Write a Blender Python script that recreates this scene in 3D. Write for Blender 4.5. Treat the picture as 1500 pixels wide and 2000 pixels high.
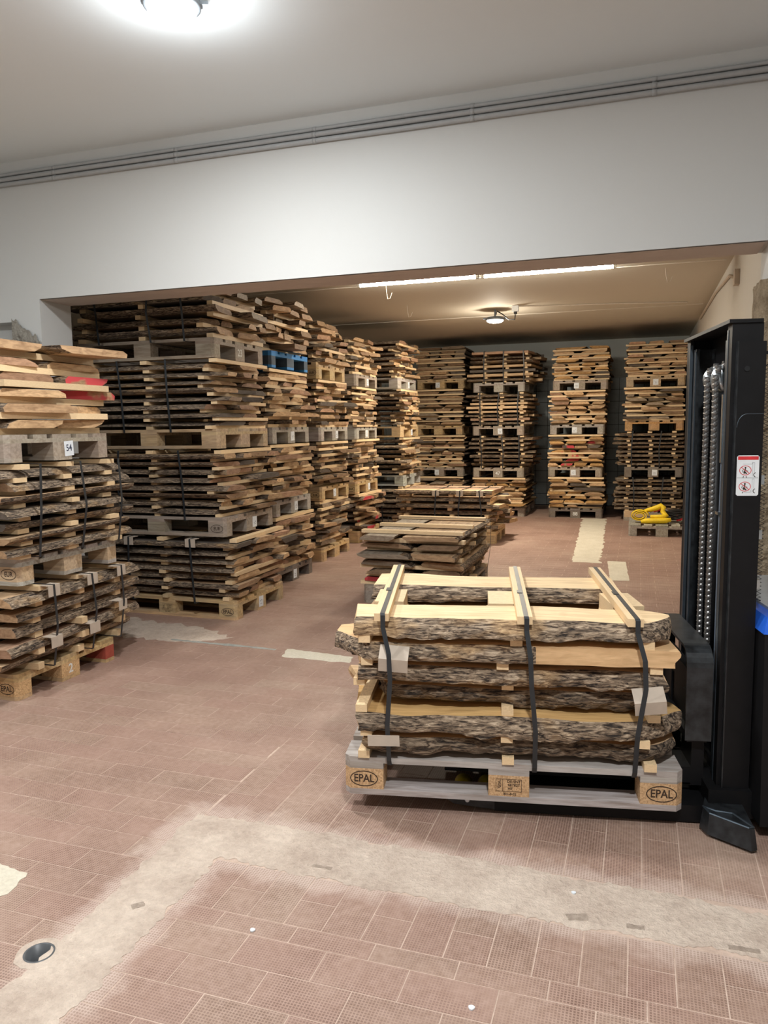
import bpy, math, random
from mathutils import Vector, Matrix, noise

# ------------------------------------------------------------------ clean
for o in list(bpy.data.objects):
    bpy.data.objects.remove(o, do_unlink=True)
S = bpy.context.scene
COL = S.collection
R = random.Random(7)

# ------------------------------------------------------------------ camera
YAW, PITCH, ROLL, HCAM, FPX = 18.53, 6.36, -0.746, 1.422, 1490.0
def camera_axes():
    y, p, r = (math.radians(a) for a in (YAW, PITCH, ROLL))
    F = Vector((-math.sin(y)*math.cos(p), math.cos(y)*math.cos(p), -math.sin(p)))
    Rt = Vector((math.cos(y), math.sin(y), 0)); U = Rt.cross(F)
    return F, Rt*math.cos(r)+U*math.sin(r), -Rt*math.sin(r)+U*math.cos(r)
CF, CR, CU = camera_axes()
cd = bpy.data.cameras.new('camera')
cd.sensor_fit = 'HORIZONTAL'; cd.sensor_width = 36.0; cd.lens = 36.0*FPX/1500.0
cd.clip_start = 0.05; cd.clip_end = 100
cam = bpy.data.objects.new('camera', cd); COL.objects.link(cam)
m = Matrix((CR, CU, -CF)).transposed().to_4x4(); m.translation = Vector((0, 0, HCAM))
cam.matrix_world = m
S.camera = cam

# ------------------------------------------------------------------ world and exposure
w = bpy.data.worlds.new('world'); S.world = w; w.use_nodes = True
w.node_tree.nodes['Background'].inputs[0].default_value = (0.9, 0.95, 1.0, 1)
w.node_tree.nodes['Background'].inputs[1].default_value = 0.02
S.view_settings.view_transform = 'Standard'; S.view_settings.look = 'None'
S.view_settings.gamma = 1.0; S.view_settings.use_curve_mapping = False
S.view_settings.exposure = -0.03
S.cycles.max_bounces = 6; S.cycles.diffuse_bounces = 3; S.cycles.glossy_bounces = 2; S.cycles.transmission_bounces = 2
S.cycles.caustics_reflective = False; S.cycles.caustics_refractive = False
# strengths of the room's lamps and of one added side fill lamp (each lamp's light is built with that lamp below)
W_NEAR, W_SIDE_FILL, W_FRONT, W_BACK, E_TUBE, GLOW = 92.0, 60.0, 52.0, 88.0, 104.0, 0.22

# ------------------------------------------------------------------ material helpers
def mat(name):
    mt = bpy.data.materials.new(name); mt.use_nodes = True
    nt = mt.node_tree; b = nt.nodes['Principled BSDF']
    return mt, nt, b
def N(nt, t, **kw):
    n = nt.nodes.new(t)
    for k, v in kw.items(): setattr(n, k, v)
    return n
def L(nt, a, b): nt.links.new(a, b)
def ramp(nt, fac, stops):
    n = N(nt, 'ShaderNodeValToRGB'); e = n.color_ramp.elements
    while len(e) < len(stops): e.new(0.5)
    for i, (p, c) in enumerate(stops):
        e[i].position = p; e[i].color = (c[0], c[1], c[2], 1)
    L(nt, fac, n.inputs[0]); return n.outputs[0]
def mix(nt, fac, a, b, mode='MIX'):
    n = N(nt, 'ShaderNodeMix', data_type='RGBA', blend_type=mode)
    for s, v in ((n.inputs[0], fac), (n.inputs[6], a), (n.inputs[7], b)):
        if hasattr(v, 'is_linked'): L(nt, v, s)
        elif isinstance(v, (int, float)): s.default_value = v
        else: s.default_value = (v[0], v[1], v[2], 1)
    return n.outputs[2]
def math_n(nt, op, a, b=None, clamp=False):
    n = N(nt, 'ShaderNodeMath', operation=op, use_clamp=clamp)
    for s, v in ((n.inputs[0], a), (n.inputs[1], b)):
        if v is None: continue
        if hasattr(v, 'is_linked'): L(nt, v, s)
        else: s.default_value = v
    return n.outputs[0]
def vmul(nt, v, s):
    n = N(nt, 'ShaderNodeVectorMath', operation='MULTIPLY'); L(nt, v, n.inputs[0]); n.inputs[1].default_value = s
    return n.outputs[0]
def noise_n(nt, vec, scale, detail=4, rough=0.55, dist=0.0):
    n = N(nt, 'ShaderNodeTexNoise'); L(nt, vec, n.inputs['Vector'])
    n.inputs['Scale'].default_value = scale; n.inputs['Detail'].default_value = detail
    n.inputs['Roughness'].default_value = rough; n.inputs['Distortion'].default_value = dist
    return n.outputs['Fac']
def bump(nt, b, h, strength=0.5, dist=0.01):
    n = N(nt, 'ShaderNodeBump'); n.inputs['Strength'].default_value = strength; n.inputs['Distance'].default_value = dist
    L(nt, h, n.inputs['Height']); L(nt, n.outputs[0], b.inputs['Normal'])
def wpos(nt): return N(nt, 'ShaderNodeNewGeometry').outputs['Position']
def ocoord(nt, scale=(1, 1, 1)):
    """object coordinates (scaled to metres) shifted by the object's random number"""
    t = N(nt, 'ShaderNodeTexCoord').outputs['Object']
    v = vmul(nt, t, scale)
    r = N(nt, 'ShaderNodeObjectInfo').outputs['Random']
    a = N(nt, 'ShaderNodeVectorMath', operation='ADD'); L(nt, v, a.inputs[0])
    c = N(nt, 'ShaderNodeCombineXYZ'); k = math_n(nt, 'MULTIPLY', r, 71.0)
    L(nt, k, c.inputs[0]); L(nt, k, c.inputs[1]); L(nt, k, c.inputs[2]); L(nt, c.outputs[0], a.inputs[1])
    return a.outputs[0]
def plain(name, col, rough=0.6, metal=0.0, var=0.12, nscale=30.0, bmp=0.0):
    mt, nt, b = mat(name)
    f = noise_n(nt, wpos(nt), nscale, 4)
    lo = tuple(c*(1-var) for c in col); hi = tuple(min(1, c*(1+var)) for c in col)
    L(nt, ramp(nt, f, [(0.3, lo), (0.7, hi)]), b.inputs['Base Color'])
    b.inputs['Roughness'].default_value = rough; b.inputs['Metallic'].default_value = metal
    if bmp: bump(nt, b, f, bmp, 0.004)
    return mt
def emit(name, col, strength):
    mt, nt, b = mat(name)
    b.inputs['Base Color'].default_value = (0.9, 0.9, 0.9, 1)
    b.inputs['Emission Color'].default_value = (*col, 1); b.inputs['Emission Strength'].default_value = strength
    return mt

def paint(name, col, stain=(0.55, 0.45, 0.33), amount=0.25, rough=0.75):
    mt, nt, b = mat(name); p = wpos(nt)
    big = noise_n(nt, p, 0.9, 5, 0.6); fine = noise_n(nt, p, 14, 5, 0.6)
    f1 = ramp(nt, big, [(0.45, (0, 0, 0)), (0.8, (1, 1, 1))])
    c = mix(nt, math_n(nt, 'MULTIPLY', f1, amount), col, tuple(a*0.8+s*0.2 for a, s in zip(col, stain)))
    sp = ramp(nt, noise_n(nt, p, 5.5, 6, 0.7), [(0.72, (0, 0, 0)), (0.80, (1, 1, 1))])
    c = mix(nt, math_n(nt, 'MULTIPLY', sp, 0.18), c, stain)
    L(nt, c, b.inputs['Base Color']); b.inputs['Roughness'].default_value = rough
    bump(nt, b, fine, 0.25, 0.004)
    return mt

M = {}
M['wall'] = paint('white_wall_paint', (0.61, 0.62, 0.605))
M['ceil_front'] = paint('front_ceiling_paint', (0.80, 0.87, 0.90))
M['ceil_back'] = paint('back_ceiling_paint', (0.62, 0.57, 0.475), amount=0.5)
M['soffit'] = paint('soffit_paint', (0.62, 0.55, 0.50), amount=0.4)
M['wall_back'] = paint('back_wall_paint', (0.64, 0.67, 0.65))
M['wall_right'] = paint('right_wall_paint', (0.62, 0.59, 0.53), amount=0.4)
M['seam'] = paint('plaster_seam', (0.80, 0.76, 0.68))

def tile_mat():
    mt, nt, b = mat('waffle_clinker'); p = wpos(nt)
    pitch = 0.0088
    q = vmul(nt, p, (1/pitch, 1/pitch, 1))
    sx = N(nt, 'ShaderNodeSeparateXYZ'); L(nt, q, sx.inputs[0])
    def cell(o):
        f = math_n(nt, 'FRACT', o); f = math_n(nt, 'SUBTRACT', f, 0.5); f = math_n(nt, 'ABSOLUTE', f)
        return math_n(nt, 'LESS_THAN', f, 0.31)
    pit = math_n(nt, 'MULTIPLY', cell(sx.outputs[0]), cell(sx.outputs[1]))
    wear = ramp(nt, noise_n(nt, p, 2.6, 5, 0.6), [(0.36, (0.15,)*3), (0.62, (1,)*3)])   # dust filling the waffle
    pitw = math_n(nt, 'MULTIPLY', pit, wear)
    rnd = N(nt, 'ShaderNodeObjectInfo').outputs['Random']
    big = noise_n(nt, p, 1.1, 4, 0.65)
    base = ramp(nt, big, [(0.30, (0.262, 0.164, 0.113)), (0.5, (0.36, 0.232, 0.166)), (0.70, (0.465, 0.332, 0.252))])
    fine = noise_n(nt, p, 38, 5, 0.65)
    base = mix(nt, 0.35, base, ramp(nt, fine, [(0.3, (0.25, 0.165, 0.125)), (0.7, (0.58, 0.44, 0.37))]))
    base = mix(nt, math_n(nt, 'MULTIPLY', rnd, 0.35), base, (0.36, 0.205, 0.165))
    pc = mix(nt, 1.0, base, (0.40, 0.32, 0.30), 'MULTIPLY')
    c = mix(nt, math_n(nt, 'MULTIPLY', pitw, 0.85), base, pc)
    dust = ramp(nt, noise_n(nt, p, 0.55, 5, 0.7), [(0.50, (0, 0, 0)), (0.74, (1, 1, 1))])
    c = mix(nt, math_n(nt, 'MULTIPLY', dust, 0.28), c, (0.50, 0.40, 0.30))
    # plaster dust trodden out from the two concrete strips
    xy = N(nt, 'ShaderNodeSeparateXYZ'); L(nt, p, xy.inputs[0])
    da = math_n(nt, 'SUBTRACT', math_n(nt, 'ABSOLUTE', math_n(nt, 'SUBTRACT', xy.outputs[1], 2.215)), 0.13)
    da = math_n(nt, 'MAXIMUM', da, math_n(nt, 'SUBTRACT', -1.55, xy.outputs[0]))
    db = math_n(nt, 'SUBTRACT', math_n(nt, 'ABSOLUTE', math_n(nt, 'ADD', xy.outputs[0], 1.40)), 0.10)
    db = math_n(nt, 'MAXIMUM', db, math_n(nt, 'SUBTRACT', xy.outputs[1], 2.36))
    d = math_n(nt, 'MINIMUM', da, db)
    d = math_n(nt, 'SUBTRACT', d, math_n(nt, 'MULTIPLY', math_n(nt, 'SUBTRACT', noise_n(nt, p, 7.0, 4, 0.65), 0.45), 0.22))
    sm = ramp(nt, math_n(nt, 'MULTIPLY', d, 11.0, True), [(0.0, (1,)*3), (0.75, (0,)*3)])
    sm = math_n(nt, 'MULTIPLY', sm, math_n(nt, 'SUBTRACT', 1.0, math_n(nt, 'MULTIPLY', pit, 0.55)))
    c = mix(nt, math_n(nt, 'MULTIPLY', sm, 0.62), c, (0.62, 0.495, 0.42))
    spk = ramp(nt, noise_n(nt, p, 70, 2, 0.5), [(0.77, (0, 0, 0)), (0.80, (1, 1, 1))])
    c = mix(nt, math_n(nt, 'MULTIPLY', spk, 0.55), c, (0.62, 0.54, 0.46))
    L(nt, c, b.inputs['Base Color']); b.inputs['Roughness'].default_value = 0.62
    h = math_n(nt, 'SUBTRACT', 1.0, math_n(nt, 'MULTIPLY', pitw, 0.8))
    bump(nt, b, h, 0.35, 0.0015)
    return mt
M['tile'] = tile_mat()
def stained(name, a, bcol, scale, rough=0.9, bs=0.5, d=0.006, spots=None):
    mt, nt, b = mat(name); p = wpos(nt)
    f = noise_n(nt, p, scale, 5, 0.7); g = noise_n(nt, p, scale*9, 4, 0.7)
    c = mix(nt, ramp(nt, f, [(0.35, (0,)*3), (0.65, (1,)*3)]), a, bcol)
    c = mix(nt, 0.25, c, ramp(nt, g, [(0.3, tuple(x*0.6 for x in a)), (0.7, tuple(min(1, x*1.25) for x in bcol))]))
    if spots:
        s = ramp(nt, noise_n(nt, p, scale*3.2, 6, 0.75), [(0.69, (0,)*3), (0.74, (1,)*3)])
        c = mix(nt, s, c, spots)
    L(nt, c, b.inputs['Base Color']); b.inputs['Roughness'].default_value = rough
    bump(nt, b, g, bs, d)
    return mt
M['grout'] = stained('dusty_grout', (0.46, 0.335, 0.26), (0.62, 0.47, 0.38), 6)
M['concrete'] = stained('patch_concrete', (0.42, 0.325, 0.258), (0.64, 0.53, 0.435), 4.5, bs=0.9, d=0.012, spots=(0.36, 0.27, 0.21))
M['crack'] = stained('dark_crack', (0.26, 0.20, 0.155), (0.46, 0.37, 0.295), 40)
M['pale_patch'] = stained('pale_screed', (0.60, 0.54, 0.42), (0.70, 0.64, 0.52), 7)
M['green_patch'] = stained('greenish_screed', (0.24, 0.25, 0.23), (0.42, 0.42, 0.38), 14)
M['stone'] = stained('rough_stone', (0.30, 0.22, 0.13), (0.62, 0.50, 0.34), 9, bs=1.0, d=0.03, spots=(0.10, 0.07, 0.04))
M['rubble'] = stained('broken_concrete', (0.30, 0.27, 0.22), (0.45, 0.42, 0.36), 8, bs=1.0, d=0.02)
M['back_tile'] = stained('grey_wall_tile', (0.36, 0.415, 0.425), (0.42, 0.47, 0.48), 3, rough=0.35, bs=0.03)
M['back_joint'] = plain('dark_tile_joint', (0.035, 0.04, 0.045), 0.9)

def wood_mat(name, scale, mul=(1, 1, 1), end=False, red=False, rough=0.72, grey=0.0, dark=(0.62, 0.55, 0.48)):
    mt, nt, b = mat(name); v = ocoord(nt, scale)
    oc = N(nt, 'ShaderNodeObjectInfo').outputs['Color']
    st = vmul(nt, v, (3, 30, 30) if not end else (30, 12, 34))
    g = noise_n(nt, st, 1.6, 4, 0.62, 0.6)
    lo = mix(nt, 1.0, oc, tuple(x*y for x, y in zip(dark, mul)), 'MULTIPLY')
    hi = mix(nt, 1.0, oc, tuple(x*y for x, y in zip((1.12, 1.10, 1.06), mul)), 'MULTIPLY')
    c = mix(nt, ramp(nt, g, [(0.32, (0,)*3), (0.62, (1,)*3)]), lo, hi)
    kn = ramp(nt, noise_n(nt, v, 4.0, 2, 0.6, 1.2), [(0.60, (0,)*3), (0.74, (1,)*3)])
    c = mix(nt, math_n(nt, 'MULTIPLY', kn, 0.45), c, lo)
    if grey: c = mix(nt, math_n(nt, 'MULTIPLY', ramp(nt, noise_n(nt, v, 2.2, 5, 0.6), [(0.35, (0,)*3), (0.6, (1,)*3)]), grey), c, (0.30, 0.28, 0.25))
    if red:
        c = mix(nt, ramp(nt, noise_n(nt, v, 5.0, 3, 0.5), [(0.47, (0,)*3), (0.52, (1,)*3)]), c, (0.52, 0.05, 0.06))
    L(nt, c, b.inputs['Base Color']); b.inputs['Roughness'].default_value = rough
    bump(nt, b, g, 0.25, 0.002)
    return mt
def bark_mat(name, scale, light=1.0):
    mt, nt, b = mat(name); v = ocoord(nt, scale)
    ridg = noise_n(nt, vmul(nt, v, (17, 75, 100)), 1.25, 5, 0.66, 0.9)
    big = noise_n(nt, vmul(nt, v, (2.2, 3, 4)), 1.6, 3, 0.6)
    k = light
    c1 = ramp(nt, ridg, [(0.38, (0.020*k, 0.014*k, 0.011*k)), (0.45, (0.125*k, 0.086*k, 0.057*k)),
                         (0.53, (0.31*k, 0.225*k, 0.150*k)), (0.66, (0.62*k, 0.48*k, 0.34*k))])
    tan = ramp(nt, ridg, [(0.36, (0.12*k, 0.06*k, 0.028*k)), (0.60, (0.60*k, 0.40*k, 0.21*k))])
    c = mix(nt, ramp(nt, big, [(0.56, (0,)*3), (0.64, (0.85,)*3)]), c1, tan)
    c = mix(nt, ramp(nt, big, [(0.30, (0.8,)*3), (0.42, (0,)*3)]), c, mix(nt, 1.0, c1, (0.28, 0.27, 0.27), 'MULTIPLY'))
    L(nt, c, b.inputs['Base Color']); b.inputs['Roughness'].default_value = 0.9
    bump(nt, b, ridg, 0.9, 0.012)
    return mt
US = (1.2, 0.3, 0.045)            # unit board meshes are scaled to about this size
M['board_face'] = wood_mat('sawn_face', US)
M['board_end'] = wood_mat('sawn_end', US, (0.80, 0.74, 0.68), end=True)
M['board_end_red'] = wood_mat('sawn_end_red_paint', US, (0.80, 0.74, 0.68), end=True, red=True)
M['bark'] = bark_mat('bark', US, 0.80)
M['near_face'] = wood_mat('near_sawn_face', (1, 1, 1), (1.0, 1.0, 1.0), dark=(0.84, 0.77, 0.68))
M['near_end'] = wood_mat('near_sawn_end', (1, 1, 1), (0.85, 0.8, 0.75), end=True)
M['near_bark'] = bark_mat('near_bark', (0.80, 0.80, 0.80), 0.98)
M['near_bark_dark'] = bark_mat('near_bark_dark', (0.80, 0.80, 0.80), 0.62)
M['pine'] = wood_mat('pine_lath', (1, 1, 1), rough=0.6, dark=(0.84, 0.78, 0.70))
M['pallet'] = wood_mat('pallet_wood', (1, 1, 1), grey=0.35)
def chip_mat():
    mt, nt, b = mat('chipboard'); v = ocoord(nt)
    vo = N(nt, 'ShaderNodeTexVoronoi'); L(nt, v, vo.inputs['Vector']); vo.inputs['Scale'].default_value = 190
    oc = N(nt, 'ShaderNodeObjectInfo').outputs['Color']
    c = mix(nt, ramp(nt, vo.outputs['Color'], [(0.1, (0,)*3), (0.9, (1,)*3)]),
            mix(nt, 1.0, oc, (0.68, 0.58, 0.48), 'MULTIPLY'), mix(nt, 1.0, oc, (1.1, 1.05, 1.0), 'MULTIPLY'))
    L(nt, c, b.inputs['Base Color']); b.inputs['Roughness'].default_value = 0.85
    bump(nt, b, vo.outputs['Distance'], 0.3, 0.002)
    return mt
M['chip'] = chip_mat()
def objcol(name, rough):
    mt, nt, b = mat(name); oc = N(nt, 'ShaderNodeObjectInfo').outputs['Color']
    g = noise_n(nt, ocoord(nt), 26, 4, 0.6)
    L(nt, mix(nt, ramp(nt, g, [(0.35, (0,)*3), (0.65, (1,)*3)]), mix(nt, 1.0, oc, (0.8, 0.8, 0.8), 'MULTIPLY'), oc), b.inputs['Base Color'])
    b.inputs['Roughness'].default_value = rough
    return mt
M['painted'] = objcol('painted_wood', 0.7)
M['ink'] = plain('burnt_ink', (0.045, 0.025, 0.015), 0.9)
M['chalk'] = plain('chalk', (0.75, 0.75, 0.72), 0.95)
M['pen'] = plain('blue_black_pen', (0.05, 0.06, 0.10), 0.8)
M['paper'] = plain('paper_tag', (0.74, 0.77, 0.80), 0.8, var=0.05)
M['strap'] = plain('black_strap', (0.020, 0.024, 0.028), 0.42)
M['strap_grey'] = plain('grey_strap', (0.30, 0.31, 0.32), 0.45)
M['card'] = plain('cardboard', (0.50, 0.42, 0.34), 0.85, var=0.06)
M['black'] = plain('black_powder_coat', (0.0070, 0.0070, 0.0078), 0.46, var=0.2, nscale=9)
M['black'].node_tree.nodes['Principled BSDF'].inputs['Specular IOR Level'].default_value = 0.22
M['black_worn'] = plain('worn_black_steel', (0.026, 0.029, 0.032), 0.34, metal=0.3, var=0.6, nscale=22)
M['rail'] = plain('greased_rail_steel', (0.09, 0.115, 0.14), 0.35, metal=0.7)
M['chain'] = plain('oiled_chain', (0.19, 0.185, 0.178), 0.38, metal=0.7)
M['zinc'] = plain('zinc_steel', (0.60, 0.66, 0.70), 0.28, metal=1.0)
M['hose'] = plain('blue_grey_hose', (0.10, 0.12, 0.15), 0.5)
M['sticker'] = plain('white_sticker', (0.74, 0.77, 0.78), 0.5, var=0.03)
M['red'] = plain('red_print', (0.62, 0.03, 0.035), 0.55)
M['redpaint'] = plain('red_paint', (0.36, 0.07, 0.045), 0.75)
M['grey_line'] = plain('grey_print', (0.35, 0.37, 0.38), 0.6)
M['blue'] = plain('blue_cover', (0.02, 0.12, 0.62), 0.28)
M['yellow'] = plain('yellow_webbing', (0.80, 0.55, 0.01), 0.6, var=0.1, nscale=60, bmp=0.3)
M['ywheel'] = plain('yellow_wheel', (0.62, 0.50, 0.02), 0.5)
M['black_cable'] = plain('black_cable', (0.015, 0.015, 0.016), 0.5)
M['conduit'] = plain('grey_pvc', (0.40, 0.415, 0.42), 0.5, var=0.04)
M['conduit_w'] = plain('cream_pvc', (0.55, 0.47, 0.38), 0.55, var=0.06)
M['lamp_body'] = plain('lamp_housing', (0.10, 0.11, 0.12), 0.45)
M['lamp_body_w'] = plain('pale_lamp_housing', (0.45, 0.52, 0.58), 0.45)
M['tube_cap'] = plain('tube_end_cap', (0.75, 0.75, 0.73), 0.5)
M['pipe_dark'] = plain('drain_pipe', (0.10, 0.105, 0.11), 0.4)
M['e_front'] = emit('lens_cool_white', (0.93, 0.97, 1.0), 14.0)
M['e_tube'] = emit('tube_neutral_white', (1.0, 0.93, 0.80), E_TUBE)
M['e_back'] = emit('lens_warm_white', (1.0, 0.94, 0.82), 12.0)

for k in ('e_front', 'e_back'): M[k].cycles.emission_sampling = 'NONE'

# ------------------------------------------------------------------ mesh helpers
class MB:
    def __init__(s): s.v = []; s.f = []; s.m = []
    def quadbox(s, p, mi=0):
        b = len(s.v); s.v += p
        for f in ((0, 3, 2, 1), (4, 5, 6, 7), (0, 1, 5, 4), (1, 2, 6, 5), (2, 3, 7, 6), (3, 0, 4, 7)):
            s.f.append(tuple(b+i for i in f)); s.m.append(mi)
    def box(s, x0, x1, y0, y1, z0, z1, mi=0):
        s.quadbox([(x0, y0, z0), (x1, y0, z0), (x1, y1, z0), (x0, y1, z0), (x0, y0, z1), (x1, y0, z1), (x1, y1, z1), (x0, y1, z1)], mi)
        return s
    def prism(s, poly, z0, z1, mi=0, top=None):
        """counter-clockwise xy polygon between two heights"""
        b = len(s.v); n = len(poly)
        s.v += [(x, y, z0) for x, y in poly] + [(x, y, z1) for x, y in (top or poly)]
        s.f.append(tuple(b+i for i in reversed(range(n)))); s.m.append(mi)
        s.f.append(tuple(b+n+i for i in range(n))); s.m.append(mi)
        for i in range(n):
            j = (i+1) % n; s.f.append((b+i, b+j, b+n+j, b+n+i)); s.m.append(mi)
        return s
    def tube(s, path, r, n=8, mi=0, closed=False, caps=True):
        P = [Vector(p) for p in path]; k = len(P); b = len(s.v); up = None
        for i, p in enumerate(P):
            if closed: t = (P[(i+1) % k]-P[i-1])
            else: t = P[min(i+1, k-1)]-P[max(i-1, 0)]
            t.normalize()
            if up is None: up = Vector((0, 0, 1)) if abs(t.z) < 0.9 else Vector((1, 0, 0))
            a = t.cross(up); a.normalize(); up = a.cross(t)
            rr = r[i] if isinstance(r, (list, tuple)) else r
            for j in range(n):
                th = 2*math.pi*j/n; s.v.append(tuple(p+a*(rr*math.cos(th))+up*(rr*math.sin(th))))
        for i in range(k if closed else k-1):
            for j in range(n):
                i2 = (i+1) % k; j2 = (j+1) % n
                s.f.append((b+i*n+j, b+i*n+j2, b+i2*n+j2, b+i2*n+j)); s.m.append(mi)
        if not closed and caps:
            s.f.append(tuple(b+j for j in reversed(range(n)))); s.m.append(mi)
            s.f.append(tuple(b+(k-1)*n+j for j in range(n))); s.m.append(mi)
        return s
    def ribbon(s, path, wdir, width, th, mi=0, closed=False):
        """flat band following path (list of points), wide along wdir, th thick"""
        P = [Vector(p) for p in path]; k = len(P); b = len(s.v); W = Vector(wdir).normalized()
        for i, p in enumerate(P):
            if closed: t = P[(i+1) % k]-P[i-1]
            else: t = P[min(i+1, k-1)]-P[max(i-1, 0)]
            t.normalize(); nrm = t.cross(W).normalized()
            for a, c in ((-1, -1), (1, -1), (1, 1), (-1, 1)):
                s.v.append(tuple(p+W*(a*width/2)+nrm*(c*th/2)))
        for i in range(k if closed else k-1):
            for j in range(4):
                i2 = (i+1) % k; j2 = (j+1) % 4
                s.f.append((b+i*4+j, b+i*4+j2, b+i2*4+j2, b+i2*4+j)); s.m.append(mi)
        if not closed:
            s.f.append((b+3, b+2, b+1, b)); s.m.append(mi)
            e = b+(k-1)*4; s.f.append((e, e+1, e+2, e+3)); s.m.append(mi)
        return s
    def lathe(s, prof, c=(0, 0, 0), n=24, mi=0, axis='z'):
        b = len(s.v); k = len(prof)
        for r, h in prof:
            for j in range(n):
                th = 2*math.pi*j/n; x, y = r*math.cos(th), r*math.sin(th)
                q = (x, y, h) if axis == 'z' else ((h, x, y) if axis == 'x' else (y, h, x))
                s.v.append((c[0]+q[0], c[1]+q[1], c[2]+q[2]))
        for i in range(k-1):
            for j in range(n):
                j2 = (j+1) % n
                s.f.append((b+i*n+j, b+i*n+j2, b+(i+1)*n+j2, b+(i+1)*n+j)); s.m.append(mi)
        s.f.append(tuple(b+j for j in reversed(range(n)))); s.m.append(mi)
        s.f.append(tuple(b+(k-1)*n+j for j in range(n))); s.m.append(mi)
        return s
    def grid(s, fn, nu, nv, mi=0):
        b = len(s.v)
        for i in range(nu+1):
            for j in range(nv+1): s.v.append(tuple(fn(i/nu, j/nv)))
        for i in range(nu):
            for j in range(nv):
                a = b+i*(nv+1)+j; s.f.append((a, a+nv+1, a+nv+2, a+1)); s.m.append(mi)
        return s
    def mesh(s, name, mats, smooth=False):
        me = bpy.data.meshes.new(name); me.from_pydata(s.v, [], s.f)
        for k in (mats if isinstance(mats, (list, tuple)) else [mats]): me.materials.append(M[k])
        me.polygons.foreach_set('material_index', s.m)
        if smooth: me.polygons.foreach_set('use_smooth', [True]*len(s.f))
        me.update(); return me
def ob(name, me, parent=None, loc=(0, 0, 0), rot=(0, 0, 0), scale=(1, 1, 1), color=None):
    o = bpy.data.objects.new(name, me); COL.objects.link(o)
    o.location = loc; o.rotation_euler = rot; o.scale = scale
    if parent is not None: o.parent = parent
    if color is not None: o.color = (*color, 1)
    return o
def thing(name, label, cat, loc=(0, 0, 0), rz=0.0, group=None, me=None):
    o = ob(name, me, None, loc, (0, 0, rz)); o['label'] = label; o['category'] = cat
    if group: o['group'] = group
    return o
def tag(o, label, cat, group=None):
    o['label'] = label; o['category'] = cat
    if group: o['group'] = group
    return o
def struct(o): o['kind'] = 'structure'; return o
def U(a, b): return R.uniform(a, b)

_txt = {}
def text_data(s, size):
    k = (s, size)
    if k not in _txt:
        cu = bpy.data.curves.new('t', 'FONT'); cu.body = s; cu.size = size; cu.align_x = 'CENTER'; cu.align_y = 'CENTER'; cu.resolution_u = 3; cu.offset = 0.018*size
        o = bpy.data.objects.new('t', cu); COL.objects.link(o)
        dg = bpy.context.evaluated_depsgraph_get(); me = bpy.data.meshes.new_from_object(o.evaluated_get(dg))
        _txt[k] = ([tuple(v.co) for v in me.vertices], [tuple(p.vertices) for p in me.polygons])
        bpy.data.objects.remove(o); bpy.data.curves.remove(cu); bpy.data.meshes.remove(me)
    return _txt[k]
def add_text(mb, s, size, cx=0, cy=0, sx=1.0, rot=0.0, mi=0):
    """text in the local x-z plane (y = 0), readable from -y"""
    v, f = text_data(s, size); b = len(mb.v); c, sn = math.cos(rot), math.sin(rot)
    mb.v += [(cx+(x*sx*c-y*sn), 0.0, cy+(x*sx*sn+y*c)) for x, y, z in v]
    for q in f: mb.f.append(tuple(b+i for i in q)); mb.m.append(mi)
def add_ring(mb, cx, cz, rx, rz, th, n=36, a0=0.0, a1=2*math.pi, mi=0):
    b = len(mb.v)
    for i in range(n+1):
        a = a0+(a1-a0)*i/n
        mb.v.append((cx+(rx-th)*math.cos(a), 0, cz+(rz-th)*math.sin(a))); mb.v.append((cx+rx*math.cos(a), 0, cz+rz*math.sin(a)))
    for i in range(n):
        mb.f.append((b+2*i, b+2*i+1, b+2*i+3, b+2*i+2)); mb.m.append(mi)
def add_line(mb, pts, th, mi=0):
    for (x0, z0), (x1, z1) in zip(pts[:-1], pts[1:]):
        d = math.hypot(x1-x0, z1-z0) or 1e-6; nx, nz = -(z1-z0)/d*th/2, (x1-x0)/d*th/2
        b = len(mb.v); mb.v += [(x0-nx, 0, z0-nz), (x1-nx, 0, z1-nz), (x1+nx, 0, z1+nz), (x0+nx, 0, z0+nz)]
        mb.f.append((b, b+1, b+2, b+3)); mb.m.append(mi)

# ================================================================== STRUCTURE
YW, YB2, XL, XR, ZB = 4.30, 4.60, -3.89, 0.57, 2.315      # dividing wall and its wide opening
ZC1, ZC2, YBK, XLB, XRB = 3.225, 2.855, 13.78, -4.75, 0.74  # ceilings, back wall, back room sides
XFL, XFR, YFR = -5.3, 3.2, -3.2                           # front room

# ---- floor: a grout bed with a drain hole, tiles laid on it
HX, HY, HR = -1.53, 1.54, 0.043
floor = MB()
def slab(x0, x1, y0, y1): floor.box(x0, x1, y0, y1, -0.12, -0.0005)
hs = 0.06
slab(XFL, XFR, YFR, HY-hs); slab(XFL, XFR, HY+hs, YBK); slab(XFL, HX-hs, HY-hs, HY+hs); slab(HX+hs, XFR, HY-hs, HY+hs)
n = 32; b = len(floor.v)
for i in range(n):
    a = 2*math.pi*i/n; ca, sa = math.cos(a), math.sin(a); k = hs/max(abs(ca), abs(sa))
    floor.v += [(HX+HR*ca, HY+HR*sa, -0.0005), (HX+k*ca, HY+k*sa, -0.0005), (HX+HR*ca, HY+HR*sa, -0.12), (HX+k*ca, HY+k*sa, -0.12)]
for i in range(n):
    p, q = b+4*i, b+4*((i+1) % n)
    floor.f += [(p, p+1, q+1, q), (p+2, q+2, q+3, p+3), (p, q, q+2, p+2)]; floor.m += [0, 0, 0]
FLOOR = struct(ob('floor', floor.mesh('floor', 'grout')))

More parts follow.
